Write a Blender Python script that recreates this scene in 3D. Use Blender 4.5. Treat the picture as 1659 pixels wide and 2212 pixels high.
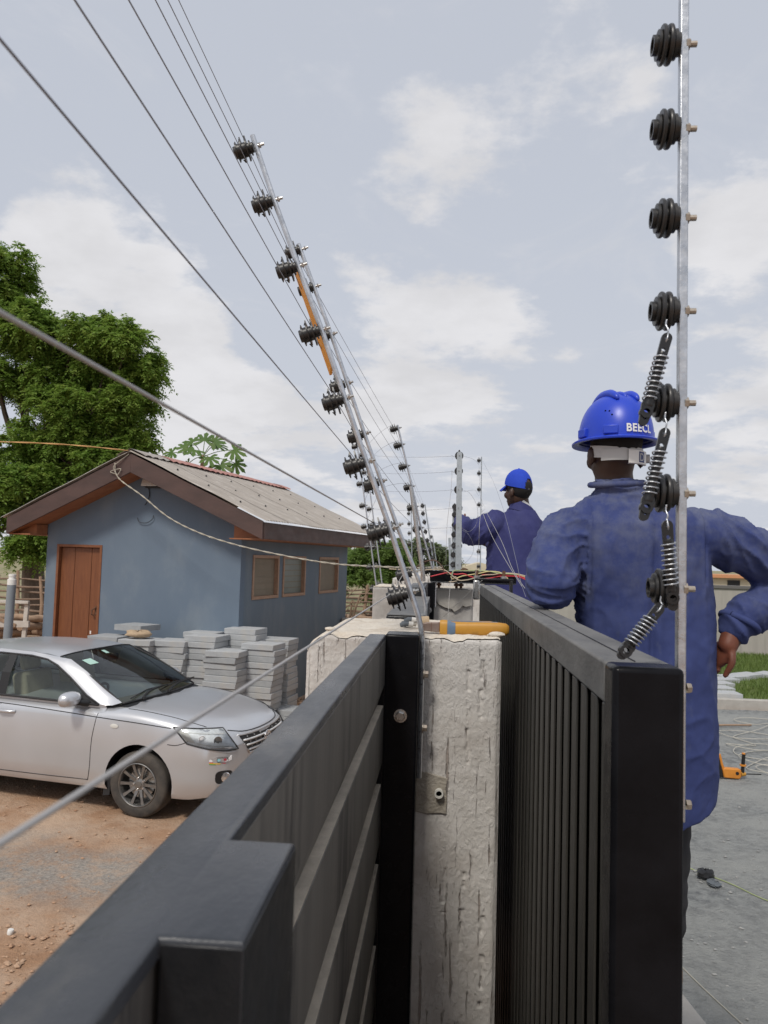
import bpy, bmesh, math, random
import numpy as np
from mathutils import Vector, Matrix, noise
from mathutils.bvhtree import BVHTree

for o in list(bpy.data.objects):
    bpy.data.objects.remove(o, do_unlink=True)
scene = bpy.context.scene
COL = scene.collection
R = math.radians
random.seed(7)
RNG = np.random.default_rng(7)
CLOUDX, CLOUDY, EXPO = 0.0, 0.0, 0.22

# ------------------------------------------------------------------ camera
CAM_Z = 2.5
yaw, pitch, roll = R(-4.419), R(3.54), 0.029
F = Vector((math.sin(yaw)*math.cos(pitch), math.cos(yaw)*math.cos(pitch), math.sin(pitch)))
R0 = Vector((math.cos(yaw), -math.sin(yaw), 0)); U0 = R0.cross(F)
RR = R0*math.cos(roll) + U0*math.sin(roll); UU = -R0*math.sin(roll) + U0*math.cos(roll)
cam = bpy.data.cameras.new('camera'); camo = bpy.data.objects.new('camera', cam); COL.objects.link(camo)
m = Matrix((RR, UU, -F)).transposed().to_4x4(); m.translation = (0, 0, CAM_Z)
camo.matrix_world = m
cam.sensor_fit = 'VERTICAL'; cam.sensor_height = 24.0; cam.lens = 24.0*1660/2212
cam.clip_start = 0.02; cam.clip_end = 3000
cam.dof.use_dof = True; cam.dof.focus_distance = 2.8; cam.dof.aperture_fstop = cam.lens/2.3
scene.camera = camo
scene.render.resolution_x = 768; scene.render.resolution_y = 1024

# ------------------------------------------------------------------ sky and sun
SUN_EL, SUN_AZ = R(52), R(200)          # azimuth from +Y, clockwise
world = bpy.data.worlds.new('World'); scene.world = world; world.use_nodes = True
nt = world.node_tree; N = nt.nodes; N.clear(); LK = nt.links.new
def wn(t, **k):
    n = N.new(t)
    for a, v in k.items():
        setattr(n, a, v)
    return n
def wmath(op, a, b=None, c=None):
    n = wn('ShaderNodeMath', operation=op)
    for i, v in enumerate((a, b, c)):
        if v is None: continue
        if isinstance(v, (int, float)): n.inputs[i].default_value = v
        else: LK(v, n.inputs[i])
    return n.outputs[0]
sky = wn('ShaderNodeTexSky', sky_type='NISHITA', sun_disc=False, sun_elevation=SUN_EL, sun_rotation=SUN_AZ,
         air_density=1.0, dust_density=5.0, ozone_density=1.0, altitude=50)
tc = wn('ShaderNodeTexCoord'); vec = tc.outputs['Generated']
sep = wn('ShaderNodeSeparateXYZ'); LK(vec, sep.inputs[0])
zpos = wmath('MAXIMUM', sep.outputs[2], 0.0)
den = wmath('ADD', zpos, 0.22)
comb = wn('ShaderNodeCombineXYZ')
LK(wmath('DIVIDE', sep.outputs[0], den), comb.inputs[0]); LK(wmath('DIVIDE', sep.outputs[1], den), comb.inputs[1])
LK(wmath('MULTIPLY', sep.outputs[2], 1.0), comb.inputs[2])
def wnoise(scale, detail, rough, off, lac=2.0, dist=0.0):
    mp = wn('ShaderNodeMapping'); LK(comb.outputs[0], mp.inputs[0]); mp.inputs['Location'].default_value = off
    n = wn('ShaderNodeTexNoise'); LK(mp.outputs[0], n.inputs['Vector'])
    n.inputs['Scale'].default_value = scale; n.inputs['Detail'].default_value = detail
    n.inputs['Roughness'].default_value = rough; n.inputs['Distortion'].default_value = dist
    return n.outputs['Fac']
def wrange(v, a, b, c=0.0, d=1.0, smooth=True):
    n = wn('ShaderNodeMapRange', interpolation_type='SMOOTHSTEP' if smooth else 'LINEAR'); LK(v, n.inputs[0])
    n.inputs[1].default_value, n.inputs[2].default_value, n.inputs[3].default_value, n.inputs[4].default_value = a, b, c, d
    return n.outputs[0]
# fair-weather cumulus in a hazy sky: cloud banks broken up by noise, denser towards the horizon
def wdot(d):
    n = wn('ShaderNodeVectorMath', operation='DOT_PRODUCT'); nm_ = wn('ShaderNodeVectorMath', operation='NORMALIZE'); LK(vec, nm_.inputs[0])
    LK(nm_.outputs[0], n.inputs[0]); n.inputs[1].default_value = d; return n.outputs['Value']
BANKS = [((-.394,.868,.303),.10,.18),((-.45,.829,.332),.05,.10),((-.30,.935,.184),.10,.13),((-.027,.961,.276),.10,.18),((.145,.867,.477),.09,.09),((.331,.857,.395),.07,.14),((.224,.786,.576),.09,.11),((.316,.914,.254),.08,.13),((-.04,.872,.488),.06,.09),((-.465,.79,.40),.06,.08),
         ((.75,.55,.36),.16,.13),((-.8,.4,.42),.18,.13),((.5,-.7,.5),.2,.13),((-.5,-.75,.4),.2,.13),((.95,-.1,.3),.16,.13),((-.95,-.2,.25),.14,.13),((0,-.95,.3),.16,.13),((.2,.3,.93),.2,.12),((-.45,.1,.88),.15,.12)]
cells = wnoise(2.7, 10.0, 0.56, (CLOUDX, CLOUDY, 0.0))
fine = wnoise(7.5, 9.0, 0.62, (7.1, 1.3, 0.4))
acc = None
for d_, rad_, amp_ in BANKS:
    v_ = wrange(wdot(d_), 1-(rad_*1.7)**2/2, 1.0, 0.0, amp_)
    acc = v_ if acc is None else wmath('ADD', acc, v_)
low = wrange(sep.outputs[2], 0.30, 0.03, 0.0, 0.15, False)
cmix = wmath('ADD', wmath('ADD', wmath('MULTIPLY', cells, 0.66), wmath('MULTIPLY', fine, 0.30)), wmath('ADD', acc, low))
mask = wrange(cmix, 0.568, 0.675)
wisps = wmath('MULTIPLY', wrange(wnoise(3.4, 10.0, 0.66, (3.7, 9.2, 1.0), dist=0.8), 0.52, 0.80), 0.35)
mask2 = wmath('MAXIMUM', mask, wisps)
shade = wrange(wnoise(3.6, 6.0, 0.55, (1.4, 4.4, 2.0)), 0.32, 0.68, 0.86, 1.0)
hazef = wrange(sep.outputs[2], 0.55, 0.0, 0.86, 0.97)
def wmix(fac, a, b):
    n = wn('ShaderNodeMix', data_type='RGBA')
    if isinstance(fac, float): n.inputs[0].default_value = fac
    else: LK(fac, n.inputs[0])
    for i, v in ((6, a), (7, b)):
        if isinstance(v, tuple): n.inputs[i].default_value = v
        else: LK(v, n.inputs[i])
    return n.outputs[2]
haze_c = wmix(hazef, sky.outputs[0], (5.1, 5.38, 6.0, 1))
cl = wn('ShaderNodeVectorMath', operation='SCALE'); cl.inputs[0].default_value = (6.9, 6.85, 7.0); LK(shade, cl.inputs['Scale'])
col = wmix(wmath('MULTIPLY', mask2, 0.9), haze_c, cl.outputs[0])
bg = wn('ShaderNodeBackground'); LK(col, bg.inputs[0]); bg.inputs[1].default_value = 0.1
out = wn('ShaderNodeOutputWorld'); LK(bg.outputs[0], out.inputs[0])

sun = bpy.data.lights.new('sun', 'SUN'); sun.energy = 2.0; sun.angle = R(10); sun.color = (1.0, 0.95, 0.87)
suno = bpy.data.objects.new('sun', sun); COL.objects.link(suno)
sd = Vector((math.sin(SUN_AZ)*math.cos(SUN_EL), math.cos(SUN_AZ)*math.cos(SUN_EL), math.sin(SUN_EL)))
suno.rotation_euler = sd.to_track_quat('Z', 'Y').to_euler()
scene.view_settings.view_transform = 'Standard'; scene.view_settings.look = 'None'
scene.view_settings.exposure = EXPO; scene.view_settings.gamma = 1.0

# ------------------------------------------------------------------ helpers
class MB:
    """collects shapes in world coordinates; build() links them as one mesh object"""
    def __init__(s): s.v = []; s.f = []
    def add(s, vs, fs):
        b = len(s.v); s.v.extend([tuple(map(float, p)) for p in vs]); s.f.extend([tuple(b+i for i in q) for q in fs]); return s
    def box(s, x0, x1, y0, y1, z0, z1):
        return s.add([(x0,y0,z0),(x1,y0,z0),(x1,y1,z0),(x0,y1,z0),(x0,y0,z1),(x1,y0,z1),(x1,y1,z1),(x0,y1,z1)],
                     [(3,2,1,0),(4,5,6,7),(0,1,5,4),(1,2,6,5),(2,3,7,6),(3,0,4,7)])
    def obox(s, c, ax, ay, az):
        c = Vector(c); ax, ay, az = Vector(ax), Vector(ay), Vector(az); P = []
        for k in (-1, 1):
            for i, j in ((-1,-1),(1,-1),(1,1),(-1,1)): P.append(c+ax*i+ay*j+az*k)
        return s.add(P, [(3,2,1,0),(4,5,6,7),(0,1,5,4),(1,2,6,5),(2,3,7,6),(3,0,4,7)])
    def bar(s, a, b, w, t, up=(0, 1, 0)):
        a, b = Vector(a), Vector(b); d = (b-a); L = d.length; d.normalize()
        u = Vector(up); u = (u - d*u.dot(d)).normalized(); n = d.cross(u)
        return s.obox((a+b)/2, n*w/2, u*t/2, d*L/2)
    def tube(s, path, r, n=6, caps=True, up=None):
        P = [Vector(p) for p in path]; m_ = len(P); rs = r if hasattr(r, '__len__') else [r]*m_
        t0 = (P[1]-P[0]).normalized()
        u = Vector(up) if up else (Vector((0,0,1)) if abs(t0.z) < .9 else Vector((1,0,0)))
        V = []
        for i in range(m_):
            t = (P[min(i+1,m_-1)]-P[max(i-1,0)])
            if t.length < 1e-9: t = t0.copy()
            t.normalize(); u = (u - t*u.dot(t))
            u.normalize(); w = t.cross(u)
            for k in range(n):
                a = 2*math.pi*k/n; V.append(P[i]+(u*math.cos(a)+w*math.sin(a))*rs[i])
        Fc = [(i*n+k, i*n+(k+1)%n, (i+1)*n+(k+1)%n, (i+1)*n+k) for i in range(m_-1) for k in range(n)]
        if caps: Fc += [tuple(range(n-1,-1,-1)), tuple((m_-1)*n+k for k in range(n))]
        return s.add(V, Fc)
    def lathe(s, prof, o=(0,0,0), axis=(0,0,1), n=20):
        o = Vector(o); a = Vector(axis).normalized(); u = a.orthogonal().normalized(); w = a.cross(u); V = []; m_ = len(prof)
        for r, h in prof:
            for k in range(n):
                t = 2*math.pi*k/n; V.append(o+a*h+(u*math.cos(t)+w*math.sin(t))*max(r, 1e-5))
        return s.add(V, [(i*n+k, i*n+(k+1)%n, (i+1)*n+(k+1)%n, (i+1)*n+k) for i in range(m_-1) for k in range(n)])
    def prism(s, poly, a, b):
        """polygon of 3D points extruded from offset a to offset b (vectors)"""
        n = len(poly); a, b = Vector(a), Vector(b)
        V = [Vector(p)+a for p in poly]+[Vector(p)+b for p in poly]
        return s.add(V, [tuple(range(n-1,-1,-1)), tuple(range(n,2*n))]+[(i,(i+1)%n,n+(i+1)%n,n+i) for i in range(n)])
    def grid(s, pts):
        nr, nc = len(pts), len(pts[0])
        return s.add([p for r_ in pts for p in r_], [(i*nc+j, i*nc+j+1, (i+1)*nc+j+1, (i+1)*nc+j) for i in range(nr-1) for j in range(nc-1)])
    def build(s, name, mat, parent=None, smooth=None, bevel=0, seg=2):
        L = root_loc(parent) if parent else Vector((0,0,0))
        me = bpy.data.meshes.new(name); me.from_pydata([(p[0]-L.x, p[1]-L.y, p[2]-L.z) for p in s.v], [], s.f); me.update()
        bm = bmesh.new(); bm.from_mesh(me); bmesh.ops.recalc_face_normals(bm, faces=bm.faces); bm.to_mesh(me); bm.free()
        return link(name, me, mat, parent, smooth, bevel, seg)
def link(name, me, mat, parent=None, smooth=None, bevel=0, seg=2):
    o = bpy.data.objects.new(name, me); COL.objects.link(o)
    if mat is not None and not me.materials: me.materials.append(MAT[mat] if isinstance(mat, str) else mat)
    if smooth is not None:
        me.shade_smooth()
        if smooth < 179: me.set_sharp_from_angle(angle=R(smooth))
    if bevel:
        b = o.modifiers.new('bevel', 'BEVEL'); b.width = bevel; b.segments = seg; b.limit_method = 'ANGLE'; b.angle_limit = R(40)
        if smooth is None: me.shade_smooth(); me.set_sharp_from_angle(angle=R(60)); b.harden_normals = False
    if parent: o.parent = parent
    return o
def root_loc(o):
    while o.parent: o = o.parent
    return o.location
def thing(name, label, cat, loc=(0,0,0), group=None):
    o = bpy.data.objects.new(name, None); COL.objects.link(o); o.location = loc; o.empty_display_size = .05
    return tag(o, label, cat, group)
def tag(o, label, cat, group=None, kind=None):
    if label: o['label'] = label
    if cat: o['category'] = cat
    if group: o['group'] = group
    o['kind'] = kind or 'thing'
    return o
def kind(o, k): o['kind'] = k; return o
def copy_tree(o, parent=None):
    c = o.copy(); COL.objects.link(c)
    if parent: c.parent = parent
    for ch in list(o.children): copy_tree(ch, c)
    return c
def fbm(x, y, z=0., oct=4):
    return noise.fractal(Vector((x, y, z)), 1.0, 2.0, oct)
def catmull(P, n=8):
    P = [Vector(p) for p in P]; out_ = []
    for i in range(len(P)-1):
        a, b, c, d = P[max(i-1,0)], P[i], P[i+1], P[min(i+2,len(P)-1)]
        for k in range(n):
            t = k/n; out_.append(.5*((2*b)+(c-a)*t+(2*a-5*b+4*c-d)*t*t+(3*b-a-3*c+d)*t**3))
    return out_+[P[-1]]
def sag(a, b, s=.03, n=12):
    a, b = Vector(a), Vector(b)
    return [a.lerp(b, i/n)-Vector((0,0,4*s*(i/n)*(1-i/n))) for i in range(n+1)]

# ------------------------------------------------------------------ materials
MAT = {}
def mat(name, base, rough=.6, metal=0., var=None, vscale=8., vdet=6., bump=0., bscale=40., bdet=6., rvar=0., coat=0., spec=.5, stretch=None, var2=None, v2scale=2., v2rng=(.45,.65), sub=0., bdist=.01, vrng=(.3,.7)):
    m_ = bpy.data.materials.new(name); m_.use_nodes = True; t = m_.node_tree; b = t.nodes['Principled BSDF']
    c4 = lambda c: (*c, 1) if len(c) == 3 else c
    b.inputs['Base Color'].default_value = c4(base); b.inputs['Roughness'].default_value = rough; b.inputs['Metallic'].default_value = metal
    b.inputs['Coat Weight'].default_value = coat; b.inputs['Coat Roughness'].default_value = .08; b.inputs['Specular IOR Level'].default_value = spec
    if sub: b.inputs['Subsurface Weight'].default_value = sub; b.inputs['Subsurface Radius'].default_value = (.01,.004,.002); b.inputs['Subsurface Scale'].default_value = .5
    tc_ = t.nodes.new('ShaderNodeTexCoord'); src = tc_.outputs['Object']
    if stretch:
        mp = t.nodes.new('ShaderNodeMapping'); mp.inputs['Scale'].default_value = stretch; t.links.new(src, mp.inputs[0]); src = mp.outputs[0]
    def nz(sc, det, rg=.6):
        n = t.nodes.new('ShaderNodeTexNoise'); n.inputs['Scale'].default_value = sc; n.inputs['Detail'].default_value = det; n.inputs['Roughness'].default_value = rg
        t.links.new(src, n.inputs['Vector']); return n.outputs['Fac']
    def rng(v, a, b_, c, d):
        n = t.nodes.new('ShaderNodeMapRange'); t.links.new(v, n.inputs[0]); n.inputs[1].default_value=a; n.inputs[2].default_value=b_; n.inputs[3].default_value=c; n.inputs[4].default_value=d; return n.outputs[0]
    def mix(f_, a, b_):
        n = t.nodes.new('ShaderNodeMix'); n.data_type = 'RGBA'; t.links.new(f_, n.inputs[0])
        for i, v in ((6,a),(7,b_)):
            if isinstance(v, tuple): n.inputs[i].default_value = v
            else: t.links.new(v, n.inputs[i])
        return n.outputs[2]
    cur = c4(base)
    if var: cur = mix(rng(nz(vscale, vdet), vrng[0], vrng[1], 0, 1), cur, c4(var))
    if var2: cur = mix(rng(nz(v2scale, 7, .65), v2rng[0], v2rng[1], 0, 1), cur, c4(var2))
    if not isinstance(cur, tuple): t.links.new(cur, b.inputs['Base Color'])
    if rvar: t.links.new(rng(nz(vscale*1.7, 4), .3, .7, max(rough-rvar,.02), min(rough+rvar,1)), b.inputs['Roughness'])
    if bump:
        bp = t.nodes.new('ShaderNodeBump'); bp.inputs['Strength'].default_value = bump; bp.inputs['Distance'].default_value = bdist
        t.links.new(nz(bscale, bdet, .65), bp.inputs['Height']); t.links.new(bp.outputs[0], b.inputs['Normal'])
    MAT[name] = m_; return m_
mat('black_paint', (.010,.011,.013), .36, var=(.025,.025,.027), vscale=14, bump=.12, bscale=60, rvar=.1, spec=.35, var2=(.06,.057,.052), v2scale=7, v2rng=(.6,.85))
mat('gloss_black', (.005,.005,.006), .25, var=(.010,.010,.012), vscale=9, bump=.05, bscale=30, rvar=.08, spec=.10, var2=(.05,.048,.045), v2scale=120, v2rng=(.72,.80))
mat('dusty_black', (.034,.038,.046), .32, var=(.066,.069,.075), vscale=7, bump=.16, bscale=130, rvar=.12, var2=(.17,.155,.135), v2scale=7, v2rng=(.54,.9), stretch=(1,.5,1))
mat('dusty_side', (.115,.109,.10), .48, var=(.20,.187,.165), vscale=7, bump=.12, bscale=60, stretch=(1,1,.08), var2=(.042,.041,.042), v2scale=10, v2rng=(.52,.66), spec=.3)
mat('dust_ledge', (.60,.52,.415), .85, var=(.38,.33,.265), vscale=14, bump=.3, bscale=90)
mat('slat_grey', (.022,.022,.021), .38, var=(.05,.047,.041), vscale=4, bump=.08, bscale=60, stretch=(1,1,.25), spec=.35)
mat('rail_grey', (.105,.103,.10), .55, var=(.19,.185,.175), vscale=9, bump=.2, bscale=70, var2=(.06,.06,.06), v2scale=14, v2rng=(.55,.78), stretch=(1,.5,1))
mat('galv', (.62,.64,.67), .36, .85, var=(.42,.44,.47), vscale=60, vdet=5, rvar=.12, bump=.1, bscale=150)
mat('galv_flat', (.46,.50,.53), .5, .55, var=(.36,.40,.43), vscale=45, rvar=.1)
mat('steel', (.55,.55,.55), .3, .9, var=(.36,.35,.33), vscale=60, rvar=.1)
mat('rust', (.20,.10,.055), .8, .2, var=(.09,.05,.035), vscale=50, bump=.4, bscale=120)
mat('rusty_zinc', (.46,.42,.36), .45, .6, var=(.30,.24,.19), vscale=80)
mat('wire', (.26,.26,.29), .42, .6)
mat('wire_pale', (.46,.445,.43), .5, .35)
mat('insulator', (.016,.016,.017), .36, var=(.03,.028,.027), vscale=40, rvar=.08)
mat('plastic_black', (.013,.013,.014), .33)
mat('plaster', (.565,.54,.505), .92, var=(.65,.625,.595), vscale=30, bump=.0, var2=(.46,.42,.38), v2scale=6, v2rng=(.5,.75))
mat('plaster_top', (.60,.53,.44), .95, var=(.70,.645,.56), vscale=20, bump=.8, bscale=140, bdist=.006, var2=(.5,.42,.33), v2scale=12, v2rng=(.5,.7))
mat('mortar_patch', (.42,.385,.33), .95, var=(.33,.295,.24), vscale=30, bump=.9, bscale=120, bdist=.006, var2=(.27,.235,.19), v2scale=18, v2rng=(.55,.7))
mat('pillar_grey', (.36,.345,.325), .95, var=(.46,.44,.415), vscale=16, bump=.0, var2=(.29,.27,.25), v2scale=9, v2rng=(.5,.7))
def trowel(name, sc, dist, dist2, st=(1,1,.8), groove=None):
    t = MAT[name].node_tree; p = t.nodes['Principled BSDF']; tc_ = t.nodes.new('ShaderNodeTexCoord')
    def nz(scale, det, rg, st_, typ=None, dis=0.):
        mp = t.nodes.new('ShaderNodeMapping'); mp.inputs['Scale'].default_value = st_; t.links.new(tc_.outputs['Object'], mp.inputs[0])
        n = t.nodes.new('ShaderNodeTexNoise'); n.inputs['Scale'].default_value = scale; n.inputs['Detail'].default_value = det; n.inputs['Roughness'].default_value = rg; n.inputs['Distortion'].default_value = dis
        if typ: n.noise_type = typ
        t.links.new(mp.outputs[0], n.inputs['Vector']); return n.outputs['Fac']
    def bump(h, d, prev=None):
        b1 = t.nodes.new('ShaderNodeBump'); b1.inputs['Strength'].default_value = 1.; b1.inputs['Distance'].default_value = d; t.links.new(h, b1.inputs['Height'])
        if prev: t.links.new(prev, b1.inputs['Normal'])
        return b1.outputs[0]
    n_ = bump(nz(sc, 4, .6, st, 'RIDGED_MULTIFRACTAL', .6), dist); n_ = bump(nz(sc*4, 8, .75, st), dist2, n_)
    if groove:   # torn vertical trowel grooves: darker mortar shows inside them
        g = nz(groove[0], 5, .62, (1,1,groove[1]), None, .25); m_ = t.nodes.new('ShaderNodeMapRange'); t.links.new(g, m_.inputs[0]); m_.inputs[1].default_value = groove[2]; m_.inputs[2].default_value = groove[2]+.05
        inv = t.nodes.new('ShaderNodeMath'); inv.operation = 'MULTIPLY'; inv.inputs[1].default_value = -1.; t.links.new(m_.outputs[0], inv.inputs[0]); n_ = bump(inv.outputs[0], .0035, n_)
        mx = t.nodes.new('ShaderNodeMix'); mx.data_type = 'RGBA'; t.links.new(m_.outputs[0], mx.inputs[0]); t.links.new(p.inputs['Base Color'].links[0].from_socket, mx.inputs[6]); mx.inputs[7].default_value = (.37,.32,.285,1); t.links.new(mx.outputs[2], p.inputs['Base Color'])
    t.links.new(n_, p.inputs['Normal'])
trowel('plaster', 110, .0022, .0022, (1,1,.6), (62,.085,.605)); trowel('pillar_grey', 60, .0020, .0030)
mat('pvc', (.66,.65,.6), .5)
mat('dark_hole', (.004,.004,.004), .95, spec=0.)  # near-black, no gloss: the shade inside openings put into the colour
mat('house_blue', (.125,.168,.225), .85, var=(.145,.19,.245), vscale=2.2, bump=.12, bscale=120, var2=(.20,.235,.27), v2scale=1.1, v2rng=(.52,.82), stretch=(1,1,.6))
mat('house_side', (.165,.205,.245), .85, var=(.14,.18,.22), vscale=2.0, bump=.12, bscale=120, var2=(.24,.26,.275), v2scale=1.6, v2rng=(.5,.8), stretch=(1,1,.35))
mat('fascia', (.095,.055,.047), .65, var=(.06,.037,.033), vscale=5, bump=.15, bscale=40, stretch=(.4,.4,1), rvar=.1)
mat('soffit', (.36,.145,.062), .6, var=(.26,.095,.04), vscale=8)
mat('door_wood', (.215,.078,.03), .5, var=(.15,.05,.02), vscale=7, bump=.12, bscale=40, stretch=(6,6,.5))
mat('door_frame', (.235,.088,.036), .55, var=(.17,.06,.025), vscale=9)
mat('window_wood', (.44,.28,.19), .6, var=(.33,.2,.13), vscale=20)
mat('window_pane', (.22,.18,.13), .7, var=(.27,.225,.165), vscale=2.5, rvar=.1)
mat('window_pane_green', (.17,.19,.165), .4, var=(.22,.235,.20), vscale=2.5, rvar=.1)
mat('window_net', (.25,.21,.155), .8)
mat('roof_sheet', (.40,.36,.315), .6, .1, var=(.31,.275,.24), vscale=3, stretch=(.4,1.5,1), var2=(.47,.43,.385), v2scale=5, v2rng=(.5,.7), bump=.05, bscale=50)
mat('roof_red', (.40,.155,.125), .6, .1, var=(.46,.25,.2), vscale=5)
mat('paver', (.36,.375,.39), .95, var=(.44,.45,.455), vscale=12, bump=.35, bscale=110, var2=(.42,.395,.35), v2scale=3, v2rng=(.55,.78))
mat('paver_dark', (.30,.315,.33), .95, var=(.37,.38,.385), vscale=12, bump=.35, bscale=110)
mat('concrete', (.36,.34,.31), .95, var=(.44,.42,.385), vscale=6, bump=.4, bscale=70)
mat('wall_render', (.34,.32,.285), .95, var=(.41,.385,.345), vscale=3, bump=.3, bscale=40, stretch=(2,2,.2), var2=(.27,.25,.22), v2scale=4, v2rng=(.55,.8))
mat('wall_cap', (.13,.125,.12), .8)
mat('earth', (.39,.235,.14), 1., var=(.29,.165,.095), vscale=3.0, bump=.8, bscale=26, bdet=9, var2=(.46,.33,.235), v2scale=1.2, v2rng=(.42,.62), bdist=.03)
mat('grey_gravel', (.275,.285,.28), 1., var=(.15,.157,.16), vscale=14, vdet=14, bump=1., bscale=36, bdet=14, var2=(.325,.33,.315), v2scale=.8, v2rng=(.40,.64), bdist=.04, vrng=(.42,.62))
mat('lawn', (.065,.10,.018), 1., var=(.10,.135,.03), vscale=10, bump=.6, bscale=60, var2=(.16,.15,.06), v2scale=.9, v2rng=(.55,.8))
mat('grass', (.07,.125,.016), .7, var=(.125,.17,.035), vscale=4)
mat('stone_red', (.33,.17,.095), .95, var=(.46,.33,.23), vscale=7)
mat('stone_grey', (.23,.235,.235), .95, var=(.34,.335,.32), vscale=9)
mat('bark', (.085,.06,.045), .95, var=(.15,.115,.09), vscale=12, bump=.8, bscale=30, stretch=(1,1,.25))
mat('pale_wood', (.36,.25,.17), .9, var=(.25,.165,.11), vscale=12, bump=.3, bscale=40)
mat('stick', (.26,.185,.135), .95, var=(.16,.11,.08), vscale=9)
mat('white_wood', (.58,.545,.5), .85, var=(.45,.40,.35), vscale=6)
mat('grey_pipe', (.24,.27,.30), .5, var=(.20,.225,.25), vscale=5)
mat('white_cap', (.74,.73,.70), .6)
mat('lamp_grey', (.62,.61,.57), .5)
mat('straw', (.30,.25,.16), 1., var=(.22,.2,.11), vscale=.6, var2=(.38,.33,.23), v2scale=.3)
mat('cream', (.62,.55,.42), .9, var=(.55,.48,.36), vscale=2)
mat('orange_roof', (.55,.26,.13), .8)
def leaf_mat(name, a, b, c, trans=.35):
    m_ = mat(name, a, .5, var=b, vscale=1.1, vdet=3, var2=c, v2scale=3.2, v2rng=(.5,.75), spec=.35)
    t = m_.node_tree; p = t.nodes['Principled BSDF']; o = t.nodes['Material Output']
    tr = t.nodes.new('ShaderNodeBsdfTranslucent'); mx = t.nodes.new('ShaderNodeMixShader'); mx.inputs[0].default_value = trans
    l_ = p.inputs['Base Color'].links[0].from_socket; t.links.new(l_, tr.inputs[0])
    t.links.new(p.outputs[0], mx.inputs[1]); t.links.new(tr.outputs[0], mx.inputs[2]); t.links.new(mx.outputs[0], o.inputs[0])
    return m_
leaf_mat('neem_leaf', (.15,.26,.045), (.24,.36,.07), (.37,.43,.11), .5)
leaf_mat('bush_leaf', (.16,.26,.06), (.23,.33,.09), (.17,.24,.09), .5)
leaf_mat('tree_leaf', (.18,.235,.11), (.25,.30,.16), (.15,.20,.10), .5)
leaf_mat('papaya_leaf', (.06,.13,.025), (.12,.20,.045), (.17,.21,.06))
def plain_glass(name, tint, ior=1.5, rough=0.0):
    m_ = bpy.data.materials.new(name); m_.use_nodes = True; t = m_.node_tree; t.nodes.clear()
    o = t.nodes.new('ShaderNodeOutputMaterial'); a = t.nodes.new('ShaderNodeBsdfTransparent'); a.inputs[0].default_value = (*tint, 1)
    g = t.nodes.new('ShaderNodeBsdfGlossy'); g.inputs['Roughness'].default_value = rough; fr = t.nodes.new('ShaderNodeFresnel'); fr.inputs[0].default_value = ior
    mx = t.nodes.new('ShaderNodeMixShader'); t.links.new(fr.outputs[0], mx.inputs[0]); t.links.new(a.outputs[0], mx.inputs[1]); t.links.new(g.outputs[0], mx.inputs[2]); t.links.new(mx.outputs[0], o.inputs[0])
    MAT[name] = m_; return m_
plain_glass('car_glass', (.84,.92,.87), 1.7, .02)
plain_glass('lamp_glass', (.92,.94,.95), 1.5)
mat('car_silver', (.60,.615,.645), .31, .55, var=(.55,.555,.57), vscale=1.6, vdet=2, coat=.3)
mat('reflector', (.82,.83,.84), .35, .1, var=(.62,.63,.64), vscale=30)
mat('chrome', (.86,.86,.88), .22, 1.)
mat('alloy', (.30,.295,.285), .35, .8, var=(.22,.21,.20), vscale=20)
mat('tyre', (.035,.033,.031), .85, var=(.085,.072,.06), vscale=10, bump=.3, bscale=60)
mat('car_dark', (.012,.012,.013), .5)
mat('rubber_trim', (.02,.02,.022), .6)
mat('seat_beige', (.40,.35,.27), .85, var=(.33,.29,.22), vscale=10)
mat('sticker_white', (.78,.78,.78), .4)
mat('sticker_green', (.42,.62,.54), .4)
mat('red_print', (.55,.03,.06), .5); mat('green_print', (.05,.35,.10), .5); mat('gold_print', (.70,.42,.04), .5); mat('teal_print', (.30,.55,.60), .5)
mat('amber', (.7,.33,.05), .3)
mat('coverall', (.026,.041,.145), .9, var=(.036,.053,.17), vscale=9, bump=.3, bscale=420, var2=(.12,.135,.195), v2scale=8, v2rng=(.56,.86), bdist=.001, stretch=(1.2,1.2,.6))
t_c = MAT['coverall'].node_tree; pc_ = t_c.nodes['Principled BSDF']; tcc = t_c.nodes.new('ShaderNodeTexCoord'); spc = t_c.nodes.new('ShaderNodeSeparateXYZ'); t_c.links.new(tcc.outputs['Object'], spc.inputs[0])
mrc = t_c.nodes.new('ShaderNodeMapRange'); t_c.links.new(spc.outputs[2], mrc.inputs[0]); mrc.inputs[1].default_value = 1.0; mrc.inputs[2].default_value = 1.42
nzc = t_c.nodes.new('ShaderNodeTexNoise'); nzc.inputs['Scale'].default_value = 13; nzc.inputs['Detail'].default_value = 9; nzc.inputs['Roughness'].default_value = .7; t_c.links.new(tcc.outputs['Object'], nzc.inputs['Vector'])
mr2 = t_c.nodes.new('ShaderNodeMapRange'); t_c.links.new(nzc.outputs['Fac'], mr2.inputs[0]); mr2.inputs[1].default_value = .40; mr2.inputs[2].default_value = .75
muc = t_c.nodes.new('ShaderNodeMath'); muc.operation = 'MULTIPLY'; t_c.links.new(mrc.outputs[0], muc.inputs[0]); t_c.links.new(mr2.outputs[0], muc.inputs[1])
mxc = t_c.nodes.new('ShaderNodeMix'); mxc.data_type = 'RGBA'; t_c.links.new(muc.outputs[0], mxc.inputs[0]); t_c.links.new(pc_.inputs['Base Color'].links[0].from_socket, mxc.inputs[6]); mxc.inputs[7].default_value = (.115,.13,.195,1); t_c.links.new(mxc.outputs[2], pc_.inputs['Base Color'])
mat('coverall_clean', (.027,.03,.125), .9, var=(.037,.042,.15), vscale=7, bump=.2, bscale=400, bdist=.001, var2=(.055,.06,.165), v2scale=3.5, v2rng=(.5,.8))
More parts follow.
